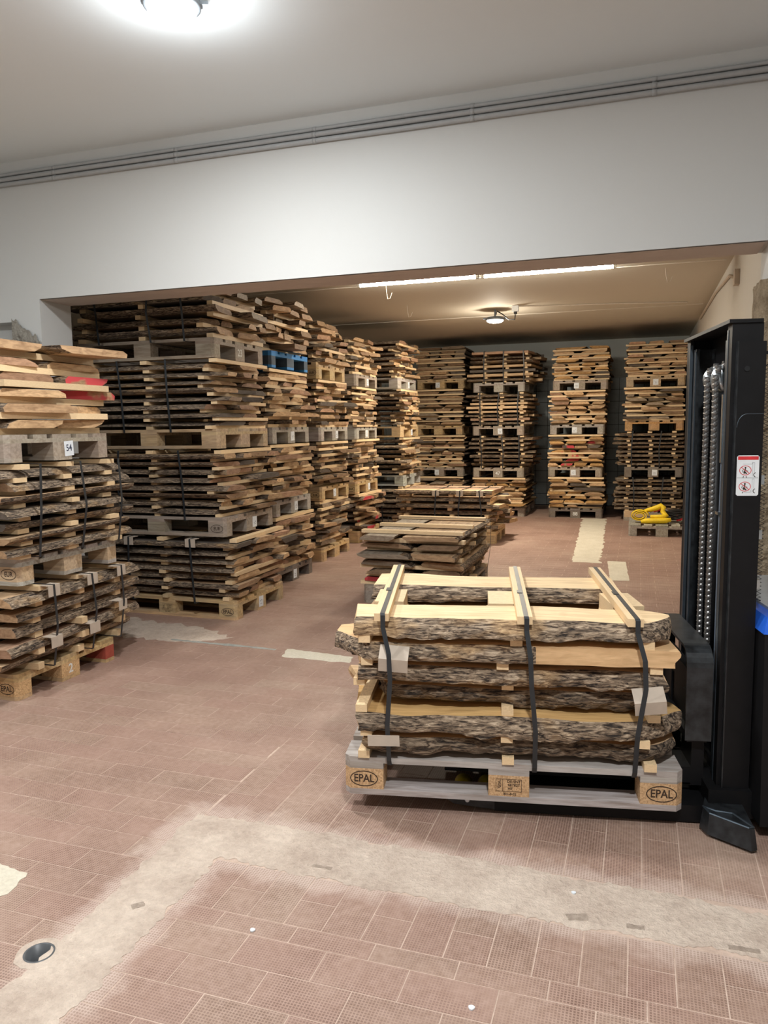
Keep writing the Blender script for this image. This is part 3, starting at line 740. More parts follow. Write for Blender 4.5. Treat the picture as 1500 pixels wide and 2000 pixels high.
ORD = ('bottom', 'second', 'third', 'top')
def stack(desc, long_axis, places, nlab=None):
    """places: one dict per load, bottom first"""
    nn = len(places)
    for k, p in enumerate(places):
        o = 'top' if k == nn-1 else ORD[k]
        rz = p.get('rz', 0.0)+U(-0.012, 0.012)
        cx, cy, z = p['c']
        pal = dict(p.get('pal', {})); base = pal.pop('base', TAN)
        pallet((cx, cy, z), rz+p.get('prz', 0.0), '%s pallet, %s in the %s' % (pal.pop('look', 'weathered wooden'), o, desc), base, **pal)
        b_ = dict(p['b'])
        if k < nn-1: b_.setdefault('top_laths', True)
        brz = b_.pop('rz', 0.0)
        Hn = p['top']-z-0.144-0.001
        bundle((cx+b_.pop('dx', 0), cy+b_.pop('dy', 0), z+0.1445), rz+brz, '%s, %s load in the %s' % (b_.pop('look', 'stickered live-edge boards'), o, desc), H=Hn-(0.029 if b_.get('top_laths') else 0.0), **b_)

Z0, Z1, Z2, Z3, Z4 = 0.0, 0.625, 1.28, 1.94, 2.57
PI = math.pi
OLD = (0.36, 0.30, 0.24); YEL = (0.58, 0.40, 0.19); DRK = (0.16, 0.125, 0.10); PGR = (0.42, 0.39, 0.36); MID = (0.48, 0.34, 0.20)
# ---- S0: nearest stack on the left, in front of the pier (aisle face at X = -3.09, Y 3.09 .. 3.89)
x = -3.09
stack('near left stack', 'x', [
    dict(c=(x-0.6, 3.49, 0), top=0.60, pal=dict(base=YEL, look='light chipboard-block', block='chip', stamps={2: 'EPAL'}, chalk='2', special={(2, 2): (0.42, 0.08, 0.05)}, blockcol=(0.66, 0.46, 0.25)),
         b=dict(rz=PI/2+0.05, W=1.0, LN=1.12, dx=0.12, dy=0.06, layers=5, tone='tan', straps=(-0.30, 0.02, 0.30), lath_at=(-0.34, 0, 0.34), zlow=0.002, cards=2, split=4, look='dark barked slabs with cardboard corners')),
    dict(c=(x-0.6+0.03, 3.52, 0.615), top=1.255, pal=dict(base=PGR, look='grey wooden', stamps={2: 'EUR'}, blockcol=(0.60, 0.44, 0.27)),
         b=dict(rz=PI/2, W=1.05, LN=1.0, dx=0.09, layers=7, tone='tan', straps=(-0.30, 0.0, 0.33), lath_at=(-0.36, -0.02, 0.33), lath_w=0.07, zlow=0.002, split=4, look='strapped bark-edged boards')),
    dict(c=(x-0.6+0.02, 3.50, 1.262), top=1.90, pal=dict(base=OLD, look='grey brown', tagtext='54'),
         b=dict(layers=6, tone='fresh', reds=0.03, jag=0.07, split=2, lath_at=(-0.5, 0, 0.57), lath_w=0.07, look='wide pale board ends'))])
# ---- S1 .. S5: the row along the left of the back room
stack('tall first left-row stack, behind the pier', 'x', [
    dict(c=(-2.82-0.6, 5.33, Z0), top=0.615, pal=dict(base=YEL, look='yellowish', stamps={2: 'EPAL', 1: 'IPPC'}, tagtext='', blockcol=(0.55, 0.40, 0.2)),
         b=dict(layers=7, tone='tan', straps=(-0.27, 0.27), jag=0.06, cards=1)),
    dict(c=(-2.895-0.6, 5.33, Z1), top=1.27, pal=dict(base=OLD, look='brown', stamps={2: 'EUR'}, tagtext=''),
         b=dict(layers=8, tone='tan', straps=(-0.25, 0.27))),
    dict(c=(-2.92-0.6, 5.33, Z2), top=1.935, pal=dict(base=MID, look='brown wooden'),
         b=dict(layers=8, tone='tan', straps=(-0.2, 0.22), reds=0.02)),
    dict(c=(-2.945-0.6, 5.33, Z3), top=2.47, pal=dict(base=OLD, look='dark', chalk='23'),
         b=dict(layers=5, tone='brown', straps=(-0.36, 0.12, 0.38)))])
stack('second left-row stack', 'x', [
    dict(c=(-3.05-0.6, 6.46, Z0), top=0.63, pal=dict(base=DRK, look='dark stained', tagtext=''), b=dict(layers=6, tone='tan', jag=0.09)),
    dict(c=(-3.05-0.6, 6.46, 0.637), top=1.28, pal=dict(base=PGR, look='grey', tagtext=''), b=dict(layers=7, tone='tan', lath_at=(-0.5, 0.572))),
    dict(c=(-3.055-0.6, 6.46, 1.287), top=1.945, pal=dict(base=PGR, look='grey', tagtext=''), b=dict(layers=7, tone='fresh', lath_at=(-0.5, 0.572))),
    dict(c=(-3.05-0.6, 6.46, 1.952), top=2.56, pal=dict(base=(0.03, 0.24, 0.62), look='blue painted', style='painted', block='painted', blockcol=(0.06, 0.09, 0.13)), b=dict(layers=6, tone='brown', jag=0.10, straps=(0.1, 0.3), strapmat='strap_grey', cards=1))])
stack('third left-row stack', 'x', [
    dict(c=(-3.17-0.6, 7.80, Z0), top=0.645, pal=dict(base=YEL, look='light wooden'), b=dict(layers=7, tone='brown', jag=0.10, lath_at=(-0.5, 0.572))),
    dict(c=(-3.17-0.6, 7.80, 0.652), top=1.275, pal=dict(base=YEL, look='light wooden', stamps={2: 'EUR'}, tagtext=''), b=dict(layers=7, tone='brown', jag=0.09, lath_at=(-0.5, 0.572))),
    dict(c=(-3.17-0.6, 7.80, 1.283), top=1.925, pal=dict(base=PGR, look='grey', tagtext=''), b=dict(layers=7, tone='tan', jag=0.08, lath_at=(-0.5, 0.572))),
    dict(c=(-3.19-0.6, 7.80, 1.932), top=2.53, pal=dict(base=YEL, look='fresh light', stamps={2: 'EUR'}), b=dict(layers=6, tone='tan', jag=0.12, lath_at=(-0.5, 0.572)))])
stack('fourth left-row stack', 'x', [
    dict(c=(-3.26-0.6, 9.15, Z0), top=0.60, pal=dict(base=YEL, look='light wooden'), b=dict(layers=6, tone='tan', jag=0.12, over=0.15, reds=0.2, lath_at=(-0.5, 0.572))),
    dict(c=(-3.28-0.6, 9.15, 0.607), top=1.275, pal=dict(base=YEL, look='light wooden', stamps={2: 'EUR'}, tagtext=''), b=dict(layers=7, tone='brown', lath_at=(-0.5, 0.572))),
    dict(c=(-3.28-0.6, 9.15, 1.282), top=1.915, pal=dict(base=PGR, look='grey', tagtext=''), b=dict(layers=7, tone='brown', reds=0.05, lath_at=(-0.5, 0.572))),
    dict(c=(-3.27-0.6, 9.15, 1.922), top=2.52, pal=dict(base=OLD, look='dark', tagtext=''), b=dict(layers=6, tone='tan', lath_at=(-0.5, 0.572)))])
stack('fifth and farthest left-row stack', 'x', [
    dict(c=(-3.05-0.6, 10.35, Z0), top=0.61, pal=dict(base=OLD, look='brown'), b=dict(layers=6, tone='brown', jag=0.12, over=0.1, straps=(0.3,))),
    dict(c=(-3.03-0.6, 10.35, 0.617), top=1.275, pal=dict(base=(0.52, 0.55, 0.52), look='pale grey'), b=dict(layers=7, tone='brown', straps=(0.2,))),
    dict(c=(-3.06-0.6, 10.35, 1.282), top=1.93, pal=dict(base=YEL, look='light wooden', tagtext=''), b=dict(layers=7, tone='fresh', straps=(0.2,))),
    dict(c=(-3.09-0.6, 10.35, 1.937), top=2.58, pal=dict(base=PGR, look='grey', tagtext=''), b=dict(layers=7, tone='tan', straps=(0.2,)))])
# ---- B1 .. B4: the row against the tiled back wall, short sides facing us (pallet length along Y)
def brow(x0, y0, dxs, zs, specs, desc):
    pl = []
    for k, (dx, sp) in enumerate(zip(dxs, specs)):
        d = dict(c=(x0+0.4+dx, y0+0.6, zs[k]), top=zs[k+1]-0.006, rz=0.0, prz=PI/2, pal=dict(tag_side=-1, **sp[0]), b=dict(sp[1]))
        if sp[2]: d['b'].update(W=1.1, LN=0.92, lath_at=(-0.30, 0.02, 0.34), lath_w=0.05, split=3, straps=sp[3], zlow=0.002)
        else: d['b'].update(rz=PI/2, lath_at=(-0.575, 0.45))
        pl.append(d)
    stack(desc, 'y', pl)
brow(-3.56, 12.3, (0.0, 0.02, 0.0, 0.03), (0, 0.60, 1.28, 2.03, 2.71), [
    (dict(base=OLD, look='brown'), dict(layers=7, tone='brown'), False, ()),
    (dict(base=OLD, look='brown', tagtext=''), dict(layers=8, tone='tan'), False, ()),
    (dict(base=YEL, look='light wooden'), dict(layers=8, tone='brown'), False, ()),
    (dict(base=YEL, look='light wooden', tagtext=''), dict(layers=8, tone='brown'), False, ())], 'leftmost stack at the tiled back wall')
brow(-2.50, 11.92, (0.02, 0.0, 0.0, 0.0), (0, 0.615, 1.27, 1.94, 2.57), [
    (dict(base=OLD, look='brown'), dict(layers=7, tone='honey'), False, ()),
    (dict(base=OLD, look='brown', chalk='47'), dict(layers=7, tone='tan', jag=0.08, dx=0.03), True, (-0.3, 0.03, 0.3)),
    (dict(base=OLD, look='brown', tagtext=''), dict(layers=8, tone='fresh', jag=0.06, dx=0.02, sawn_mix=0.5), True, (-0.3, 0.0, 0.3)),
    (dict(base=PGR, look='grey'), dict(layers=7, tone='fresh', jag=0.07, dx=0.08, sawn_mix=0.7), True, (-0.3, 0.0, 0.3))], 'second stack from left at the back wall')
brow(-1.31, 11.92, (0.0, -0.02, 0.0, 0.045), (0, 0.633, 1.277, 1.94, 2.585), [
    (dict(base=DRK, look='dark brown', chalk='88'), dict(layers=7, tone='honey'), False, ()),
    (dict(base=OLD, look='brown', tagtext=''), dict(layers=7, tone='honey', reds=0.12), False, ()),
    (dict(base=PGR, look='grey', tagtext=''), dict(layers=7, tone='fresh'), False, ()),
    (dict(base=OLD, look='dark brown', tagtext=''), dict(layers=8, tone='honey'), False, ())], 'third stack from left at the back wall')
brow(-0.20, 11.72, (0.0, 0.0, -0.01, 0.0), (0, 0.65, 1.32, 1.95, 2.60), [
    (dict(base=OLD, look='brown'), dict(layers=8, tone='brown', jag=0.03, over=0.0, dx=-0.06), True, (-0.22, 0.2)),
    (dict(base=DRK, look='dark brown', tagtext=''), dict(layers=8, tone='tan', jag=0.03, over=0.0, dx=-0.05), True, (-0.24, 0.15)),
    (dict(base=(0.50, 0.28, 0.10), look='orange brown'), dict(layers=7, tone='brown'), False, ()),
    (dict(base=MID, look='brown wooden', tagtext=''), dict(layers=8, tone='tan'), False, ())], 'rightmost stack at the back wall')
# ---- M1, M2: single loads standing free in the aisle
pallet((-1.71, 6.34, 0), PI/2, 'grey wooden pallet on the floor, directly behind the raised load', OLD, tag_side=-1)
bundle((-1.71, 6.34, 0.1445), PI/2, 'dark barked board bundle standing free behind the raised load', W=0.80, LN=1.22, H=0.425, layers=6, tone='brown', lath_at=(-0.52, -0.1, 0.45), lath_w=0.05, top_laths=True, reds=0.12, split=2, straps=(0.3,), over=0.05, jag=0.05)
pallet((-2.23, 9.46, 0), 0.02, 'yellowish pallet under the low load before the back wall', YEL)
bundle((-2.23, 9.46, 0.1445), 0.02, 'low strapped board bundle standing before the back wall stacks', W=0.82, LN=1.22, H=0.50, layers=6, tone='fresh', straps=(-0.12, 0.18, 0.41), lath_at=(-0.5, 0.05, 0.5), cards=1, jag=0.07)

# ================================================================== LOAD ON THE FORKS (hand-built)
AX, AY, AA, LIFT = -1.009, 2.512, 0.1793, 0.072
ca, sa = math.cos(AA), math.sin(AA)
def FW(u, v, z=0.0): return (AX+ca*u-sa*v, AY+sa*u+ca*v, z)
fp = FW(0.6, 0.4, LIFT)
pallet(fp, AA, 'grey-topped pallet with EPAL blocks, raised on the stacker forks', (0.47, 0.44, 0.42), block='chip', blockcol=(0.62, 0.43, 0.25), stamps={0: 'EPAL', 1: 'IPPC', 2: 'EPAL'}, group='euro pallets under the lumber')
DK = LIFT+0.144
FB = thing('lumber_bundle', 'thick bark-edged slabs strapped under three pale battens on the forks', 'lumber', FW(0, 0, DK), AA, 'strapped lumber bundles on pallets')
def slab_board(u0, u1, v0, v1, z0, tb, seed, bark='near_bark', slopef=0.03, slopeb=-0.02, tipl=0.0, tipr=0.0, sawn_from=None, col=FRESH, nu=72, rise=0.0, cutl=0.0, cutr=0.0, barkback=True, wav=0.055):
    """one live-edge slab in the load's frame; front edge towards -v"""
    mb = MB(); K = 6
    def fr(s): return 0.034*noise.noise(Vector((s*3.4, seed*3.7, 0)))+0.014*noise.noise(Vector((s*9, seed*3.7, 5)))
    def bk(s): return 0.030*noise.noise(Vector((s*3.1, seed*5.3, 9)))+0.010*noise.noise(Vector((s*12, seed, 5)))
    def hang(s): return max(0.0, wav*noise.noise(Vector((s*4.3, seed*1.9, 14)))+0.4*wav*noise.noise(Vector((s*12, seed, 17))))
    rows = []
    for i in range(nu+1):
        s = i/nu; u = u0+(u1-u0)*s; ft = v0+fr(s); bt_ = v1+bk(s); mid = (v0+v1)/2
        if tipl: ft += (mid-ft)*max(0, 1-s/tipl)**1.3*0.9; bt_ += (mid-bt_)*max(0, 1-s/tipl)**2*0.4
        if tipr: ft += (mid-ft)*max(0, 1-(1-s)/tipr)**1.6*0.8; bt_ += (mid-bt_)*max(0, 1-(1-s)/tipr)**1.6*0.6
        zz = z0+rise*s+0.003*noise.noise(Vector((s*4, seed, 2)))
        th = tb*(1+0.14*noise.noise(Vector((s*3, seed, 6))))
        saw = sawn_from is not None and s > sawn_from
        row = [(u, ft+max(0, slopef)*(0 if saw else 1), zz+th), (u, bt_-max(0, slopeb), zz+th)]
        for k in range(1, K):                       # back edge, downwards
            q = k/K; row.append((u, bt_-max(0, slopeb)*(1-q)-max(0, -slopeb)*q+0.010*math.sin(PI*q), zz+th*(1-q)))
        row += [(u, bt_-max(0, -slopeb), zz), (u, ft+max(0, -slopef), zz)]
        for k in range(1, K):                       # front edge, upwards
            q = k/K
            if saw: row.append((u, ft+0.001*noise.noise(Vector((u*40, q*3, seed))), zz+th*q)); continue
            P = Vector((u*22, q*2.2, seed*2.1))
            d = 0.007*noise.noise(P)+0.0045*noise.noise(P*2.7)+0.0025*noise.noise(P*6)
            row.append((u, ft+max(0, slopef)*q+max(0, -slopef)*(1-q)-0.018*math.sin(PI*q)+d, zz+th*q-hang(s)*(1-q)**0.7*(1-q)-0.004*(1-q)+d*0.5))
        c = (cutl*(row[0][1]-mid) if False else 0)
        if i == 0: row = [(x_+cutl*(y_-v0)+0.022*noise.noise(Vector((y_*19, z_*25, seed))), y_, z_) for x_, y_, z_ in row]
        if i == nu: row = [(x_+cutr*(y_-v0)+0.030*noise.noise(Vector((y_*19, z_*25, seed+3))), y_, z_) for x_, y_, z_ in row]
        rows.append((row, saw))
    Kr = len(rows[0][0])
    for row, _ in rows: mb.v += row
    for i in range(nu):
        for j in range(Kr):
            j2 = (j+1) % Kr; a, b_ = i*Kr, (i+1)*Kr
            if j == 0: mi = 0
            elif j <= K: mi = 1 if barkback else 0
            elif j == K+1: mi = 0
            else: mi = 0 if rows[i][1] else 1
            mb.f.append((a+j, b_+j, b_+j2, a+j2)); mb.m.append(mi)
    mb.f.append(tuple(range(Kr))); mb.m.append(2)
    mb.f.append(tuple(nu*Kr+j for j in reversed(range(Kr)))); mb.m.append(2)
    o = ob('board', mb.mesh('slab_board', ['near_face', bark, 'near_end']), FB, color=col)
    return o
PT, TS = 0.0866, 0.0275; TB = PT-TS
CREAM = (0.82, 0.62, 0.38)
lay_f = [  # front slabs, bottom first: u0,u1,v0,v1, bark, slope, extras
    dict(u0=0.075, u1=1.185, v0=0.005, v1=0.27, bark='near_bark_dark', slopef=-0.015, tipr=0.10, col=TAN),
    dict(u0=0.05, u1=1.205, v0=-0.022, v1=0.30, bark='near_bark', slopef=0.022, tipr=0.16, col=HONEY, cutl=-0.1),
    dict(u0=0.11, u1=1.13, v0=0.055, v1=0.30, bark='near_bark_dark', slopef=-0.02, tipl=0.05, col=TAN),
    dict(u0=0.055, u1=1.135, v0=0.012, v1=0.29, bark='near_bark', slopef=0.012, col=FRESH, rise=-0.004),
    dict(u0=-0.045, u1=1.16, v0=-0.008, v1=0.30, bark='near_bark', slopef=0.02, tipl=0.14, sawn_from=0.60, col=(0.66, 0.44, 0.24)),
    dict(u0=0.05, u1=1.17, v0=-0.012, v1=0.235, bark='near_bark', slopef=0.045, tipr=0.10, col=CREAM, cutl=-0.15)]
for k, d in enumerate(lay_f):
    slab_board(z0=k*PT+TS, tb=TB, seed=11+k*3, **d)
lay_m = [(-0.01, 1.10, 0.31, 0.53), (0.03, 1.12, 0.31, 0.55), (0.05, 1.14, 0.31, 0.54), (-0.02, 1.16, 0.32, 0.54), (0.0, 1.15, 0.33, 0.53)]
for k, (a, b_, v0, v1) in enumerate(lay_m):
    slab_board(a, b_, v0, v1, k*PT+TS, TB, 40+k, bark='near_bark_dark', nu=28, col=R.choice((FRESH, TAN, CREAM)), cutl=(0.2, -0.45, -0.40, 0.2, -0.2)[k])
lay_k = [(0.0, 1.16, 0.56, 0.80), (0.03, 1.15, 0.57, 0.82), (0.0, 1.17, 0.57, 0.80), (-0.02, 1.16, 0.56, 0.82), (0.01, 1.14, 0.56, 0.81), (0.02, 1.06, 0.56, 0.83)]
for k, (a, b_, v0, v1) in enumerate(lay_k):
    slab_board(a, b_, v0, v1, k*PT+TS, TB, 60+k, bark='near_bark', nu=40, slopef=0.03 if k == 5 else 0.0, col=CREAM if k == 5 else TAN)
for k in range(6):
    for lu, dv in ((0.075, 0.0), (0.60, 0.0), (1.085, 0.0)):
        front = (-0.012, -0.018, -0.005, 0.04, 0.0, -0.005)[k]+U(-0.006, 0.006)
        s = U(0.9, 1.08)
        ob('sticker', LATH, FB, (lu+U(-.018, .018), front+0.41, k*PT+TS/2), (0, 0, U(-.03, .03)), (0.042, 0.82, TS), tuple(min(1, c*s) for c in PINE))
ZT = 6*PT
for u0_, r_ in ((0.125, -0.03), (0.575, 0.0), (1.035, 0.06)):   # shims filling the gap in the top layer
    ob('shim', LATH, FB, (u0_, 0.40, 5*PT+TS*0.5), (0, 0, r_), (0.12, 0.20, TS), PINE)
    ob('shim', LATH, FB, (u0_+0.005, 0.395, 5*PT+TS+TB*0.5), (0, 0, r_+U(-.08, .08)), (0.115, 0.23, TB), tuple(c*0.95 for c in PINE))
bat = [((0.150, -0.03), (0.095, 0.93)), ((0.652, -0.03), (0.640, 0.92)), ((1.022, -0.03), (1.005, 0.93))]
for (a, b_) in bat:
    dx, dy = b_[0]-a[0], b_[1]-a[1]; ln = math.hypot(dx, dy)
    ob('batten', LATH, FB, ((a[0]+b_[0])/2, (a[1]+b_[1])/2, ZT+0.0145), (0, 0, math.atan2(dy, dx)), (ln, 0.052, 0.028), CREAM)
    bt_ = ZT+0.0295
    fx = a[0]
    low = {0: 0.170, 1: 0.690, 2: 1.032}[bat.index((a, b_))]
    mid = {0: 0.182, 1: 0.675, 2: 1.055}[bat.index((a, b_))]
    path = [(b_[0]+0.003, b_[1]+0.003, bt_), (a[0]+0.004, a[1]-0.001, bt_), (a[0]+0.006, a[1]-0.007, bt_-0.006), (a[0]+0.006, a[1]-0.008, ZT-0.02), (mid-0.004, -0.056, ZT-0.11), (mid, -0.058, ZT*0.60), (low, -0.056, ZT*0.28),
            (low, -0.022, 0.0), (low, -0.006, -0.0235), (low, 0.10, -0.0240), (low, 0.79, -0.0240), (b_[0], 0.86, 0.02), (b_[0], 0.86, ZT-0.05), (b_[0]+0.003, b_[1]+0.006, ZT)]
    ob('strap', MB().ribbon(path, (1, 0, 0), 0.0165, 0.0014, closed=True).mesh('strap', 'strap'), FB)
    ob('seal', MB().box(-0.010, 0.010, -0.025, 0.025, 0, 0.0022).mesh('seal', 'strap'), FB, ((a[0]+b_[0])/2, (a[1]+b_[1])/2-0.08, bt_+0.0005), (0, 0, math.atan2(dy, dx)-PI/2))
def card(u, z, v, w_, h_, fold, rz=0.0):
    me = MB()
    if fold: me.quadbox([(-w_/2, 0, -h_/2), (w_/2, 0, -h_/2), (w_/2, 0.004, -h_/2), (-w_/2, 0.004, -h_/2), (-w_/2, -0.012, 0.005), (w_/2, -0.012, 0.005), (w_/2, -0.008, 0.005), (-w_/2, -0.008, 0.005)]); \
        me.quadbox([(-w_/2, -0.012, 0.005), (w_/2, -0.012, 0.005), (w_/2, -0.008, 0.005), (-w_/2, -0.008, 0.005), (-w_/2, 0.030, h_/2), (w_/2, 0.030, h_/2), (w_/2, 0.034, h_/2), (-w_/2, 0.034, h_/2)])
    else: me.box(-w_/2, w_/2, 0, 0.003, -h_/2, h_/2)
    ob('edge_protector', me.mesh('edge_protector', 'card'), FB, (u, v, z), (0, rz, 0))
card(0.193, 0.600-DK, -0.045, 0.105, 0.088, True, 0.06)
card(1.072, 0.478-DK, -0.045, 0.105, 0.085, True, -0.12)
card(0.155, 0.303-DK, -0.052, 0.115, 0.040, False, -0.03)

# ================================================================== STACKER TRUCK
ST = thing('pallet_stacker', 'black electric pallet stacker with chain mast carrying the near load', 'forklift', FW(0, 0, 0), AA)
def sp(name, mb, matn, smooth=False, parent=None): return ob(name, mb.mesh(name, matn, smooth), parent or ST)
UM, V0, V1, HM = 1.335, 0.10, 0.705, 1.765
# uprights: C channels open towards each other
def channel(v, sgn, ua, ub, th, fl, h0, h1):
    mb = MB()
    mb.box(ua, ub, min(v, v+sgn*th), max(v, v+sgn*th), h0, h1)
    for a, c in ((ua, ua+th), (ub-th, ub)): mb.box(a, c, min(v+sgn*th, v+sgn*fl), max(v+sgn*th, v+sgn*fl), h0, h1)
    return mb
for v, s in ((V0, 1), (V1, -1)):
    up = sp('mast_upright', channel(v, s, UM, UM+0.10, 0.012, 0.05, 0.05, HM-0.012), 'black')
    sp('rail_edge', MB().box(UM-0.0015, UM+0.010, min(v+s*0.040, v+s*0.052), max(v+s*0.040, v+s*0.052), 0.08, HM-0.03), 'rail', parent=up)
    sp('inner_upright', channel(v+s*0.056, s, UM+0.012, UM+0.092, 0.012, 0.045, 0.12, HM-0.05), 'black_worn')
    sp('rail_edge', MB().box(UM+0.008, UM+0.0125, min(v+s*0.086, v+s*0.101), max(v+s*0.086, v+s*0.101), 0.14, HM-0.06), 'rail', parent=up)
sp('mast_top_plate', MB().box(UM-0.012, UM+0.096, V0-0.008, V1+0.012, HM-0.012, HM), 'black')
sp('mast_crossbar', MB().box(UM+0.085, UM+0.1, V0+0.01, V1-0.01, HM-0.14, HM-0.012), 'black')
sp('mast_back_plate', MB().box(UM+0.098, UM+0.106, V0+0.06, V1-0.06, 0.75, HM-0.16), 'black_worn')
sp('mast_bottom_bar', MB().box(UM+0.02, UM+0.1, V0+0.012, V1-0.012, 0.03, 0.16), 'black')
sp('lift_cylinder', MB().tube([(UM+0.075, 0.46, 0.12), (UM+0.075, 0.46, 1.52)], 0.026, 16), 'black', True)
# pulleys and the two leaf chains running over them
for vc in (0.275, 0.385):
    pu = sp('pulley', MB().lathe([(0.02, -0.014), (0.052, -0.014), (0.052, -0.010), (0.045, -0.006), (0.045, 0.006), (0.052, 0.010), (0.052, 0.014), (0.02, 0.014)], (UM+0.045, vc+0.028, 1.585), 28, axis='y'), 'zinc', True)
    ch = MB(); lk = 0.0205; zc = 1.58; k = 0
    def link(u, v, z, flip):
        for dv in ((-0.009, -0.004, 0.005) if flip else (-0.0065, 0.0, 0.0065)):
            ch.box(u-0.008, u+0.008, v+dv-0.0016, v+dv+0.0016, z-0.013, z+0.013)
        ch.lathe([(0.004, -0.0145), (0.0085, -0.012), (0.0085, 0.012), (0.004, 0.0145)], (u, v, z+0.0), 8, axis='y')
    while zc > 0.60:
        link(UM-0.001, vc, zc, k % 2); zc -= lk; k += 1
    for q in range(1, 6):
        a = q*PI/5.2; link(UM+0.045-0.046*math.cos(a), vc, 1.585+0.046*math.sin(a), q % 2)
    sp('lift_chain', ch, 'chain')
sp('chain_guide', MB().box(UM+0.004, UM+0.012, 0.195, 0.212, 1.28, 1.52), 'zinc')
sp('hydraulic_hose', MB().tube([(UM+0.012, 0.205, 1.28), (UM+0.012, 0.208, 0.9), (UM+0.012, 0.205, 0.55), (UM+0.02, 0.205, 0.3)], 0.006, 8), 'hose')
sp('hose_clamp', MB().box(UM-0.002, UM+0.018, 0.188, 0.222, 1.095, 1.105), 'zinc')
# near side cover with the warning sticker
UC = 1.352
cov = sp('side_cover', MB().box(UC, UC+0.088, V0-0.018, V0-0.004, 0.12, 1.69), 'black')
sp('cover_edge', MB().box(UC-0.004, UC, V0-0.020, V0-0.002, 0.12, 1.69), 'black_worn', parent=cov)
gr = [(UC+0.001, V0-0.0185, 1.39+0.0*i) for i in range(1)]
arc = [(UC+0.003+0.032*(1-math.cos(a)), V0-0.0185, 1.405+0.045*math.sin(a)) for a in (i*PI/16 for i in range(9))]+[(UC+0.088, V0-0.0185, 1.45)]
sp('cover_seam', MB().tube(arc, 0.0012, 6), 'rail', parent=cov)
sp('cover_screw', MB().lathe([(0.009, -0.022), (0.008, -0.018)], (UC+0.028, V0, 1.60), 14, axis='y'), 'black_worn', parent=cov)
# sticker (2 pictograms), local x-z plane
sk = ob('warning_sticker', MB().prism(chamfer(-0.036, 0.036, -0.0685, 0.0685, 0.005, 'abcd'), 0, 0.0006).mesh('warning_sticker', 'sticker'), ST, (UC+0.0435, V0-0.0184, 1.242), (PI/2, 0, 0))
def sticker_part(name, mb, matn, z=0.0009): ob(name, mb.mesh(name, matn), sk, (0, 0, z), (-PI/2, 0, 0))
q = MB(); q.box(-0.033, 0.033, -0.0002, 0, 0.054, 0.0655); sticker_part('red_band', q, 'red')
q = MB(); r2 = MB(); k2 = MB()
for cz in (0.018, -0.037):
    add_ring(q, -0.008, cz, 0.0195, 0.0165, 0.0020, 30); add_line(q, [(-0.022, cz+0.011), (0.006, cz-0.011)], 0.0020)
    add_ring(k2, -0.008, cz+0.009, 0.0030, 0.0030, 0.0029, 12)
    add_line(k2, [(-0.008, cz+0.006), (-0.010, cz-0.003)], 0.0040); add_line(k2, [(-0.011, cz-0.003), (-0.011, cz-0.011)], 0.0060); add_line(k2, [(-0.010, cz-0.005), (-0.003, cz-0.012)], 0.0038)
    add_line(k2, [(-0.014, cz+0.003), (-0.018, cz-0.002), (-0.016, cz-0.007)], 0.0018); add_line(k2, [(-0.006, cz+0.000), (0.001, cz-0.003)], 0.0016)
    add_ring(k2, 0.028, cz-0.015, 0.010, 0.009, 0.0024, 14, PI*0.62, PI*1.38)
    add_line(r2, [(0.015, cz+0.026), (0.015, cz-0.02)], 0.0012); add_line(r2, [(0.021, cz+0.026), (0.021, cz-0.006)], 0.0012); add_line(r2, [(0.015, cz+0.026), (0.021, cz+0.026)], 0.0016)
add_line(k2, [(-0.013, -0.001), (-0.015, -0.008)], 0.0022); add_line(k2, [(-0.005, -0.001), (-0.004, -0.008)], 0.0022)
add_line(k2, [(-0.014, -0.055), (-0.016, -0.060)], 0.0022)
add_line(r2, [(-0.016, 0.039), (0.014, 0.039), (0.014, 0.046)], 0.0016); add_line(r2, [(-0.016, -0.0565), (0.011, -0.0565), (0.011, -0.048)], 0.0016)
add_line(r2, [(-0.034, -0.0075), (0.034, -0.0075)], 0.0016)
sticker_part('prohibition_ring', q, 'red', 0.0011); sticker_part('pictogram', k2, 'ink', 0.0010); sticker_part('outline_print', r2, 'grey_line', 0.0009)
# fork carriage: bent flat-bar backrest, fork heels, forks
def bent(vn, vf, zt, zb, th, ua, ub, rad=0.07):
    """inverted U of flat bar spanning v, extruded along u"""
    out_, in_ = [], []
    def arcpts(vc, zc, r, a0, a1): return [(vc+r*math.cos(a0+(a1-a0)*i/6), zc+r*math.sin(a0+(a1-a0)*i/6)) for i in range(7)]
    out_ = [(vn, zb)]+arcpts(vn+rad, zt-rad, rad, PI, PI/2)+arcpts(vf-rad, zt-rad, rad, PI/2, 0)+[(vf, zb)]
    r2_ = rad-th
    in_ = [(vn+th, zb)]+arcpts(vn+rad, zt-rad, r2_, PI, PI/2)+arcpts(vf-rad, zt-rad, r2_, PI/2, 0)+[(vf-th, zb)]
    mb = MB(); n_ = len(out_)
    for u in (ua, ub):
        mb.v += [(u, a, z) for a, z in out_]+[(u, a, z) for a, z in in_]
    o2 = 2*n_
    for i in range(n_-1):
        mb.f += [(i, i+1, o2+i+1, o2+i), (n_+i, o2+n_+i, o2+n_+i+1, n_+i+1), (i, n_+i, n_+i+1, i+1), (o2+i, o2+i+1, o2+n_+i+1, o2+n_+i)]; mb.m += [0]*4
    mb.f += [(0, o2, o2+n_, n_), (n_-1, 2*n_-1, o2+2*n_-1, o2+n_-1)]; mb.m += [0, 0]
    return mb
sp('backrest_frame', bent(0.115, 0.70, 0.625, 0.285, 0.010, 1.228, 1.318), 'black_worn')
sp('carriage_plate', MB().box(1.268, 1.30, 0.16, 0.66, 0.29, 0.50), 'black')
sp('carriage_bar', MB().box(1.24, 1.31, 0.14, 0.68, 0.27, 0.30), 'black')
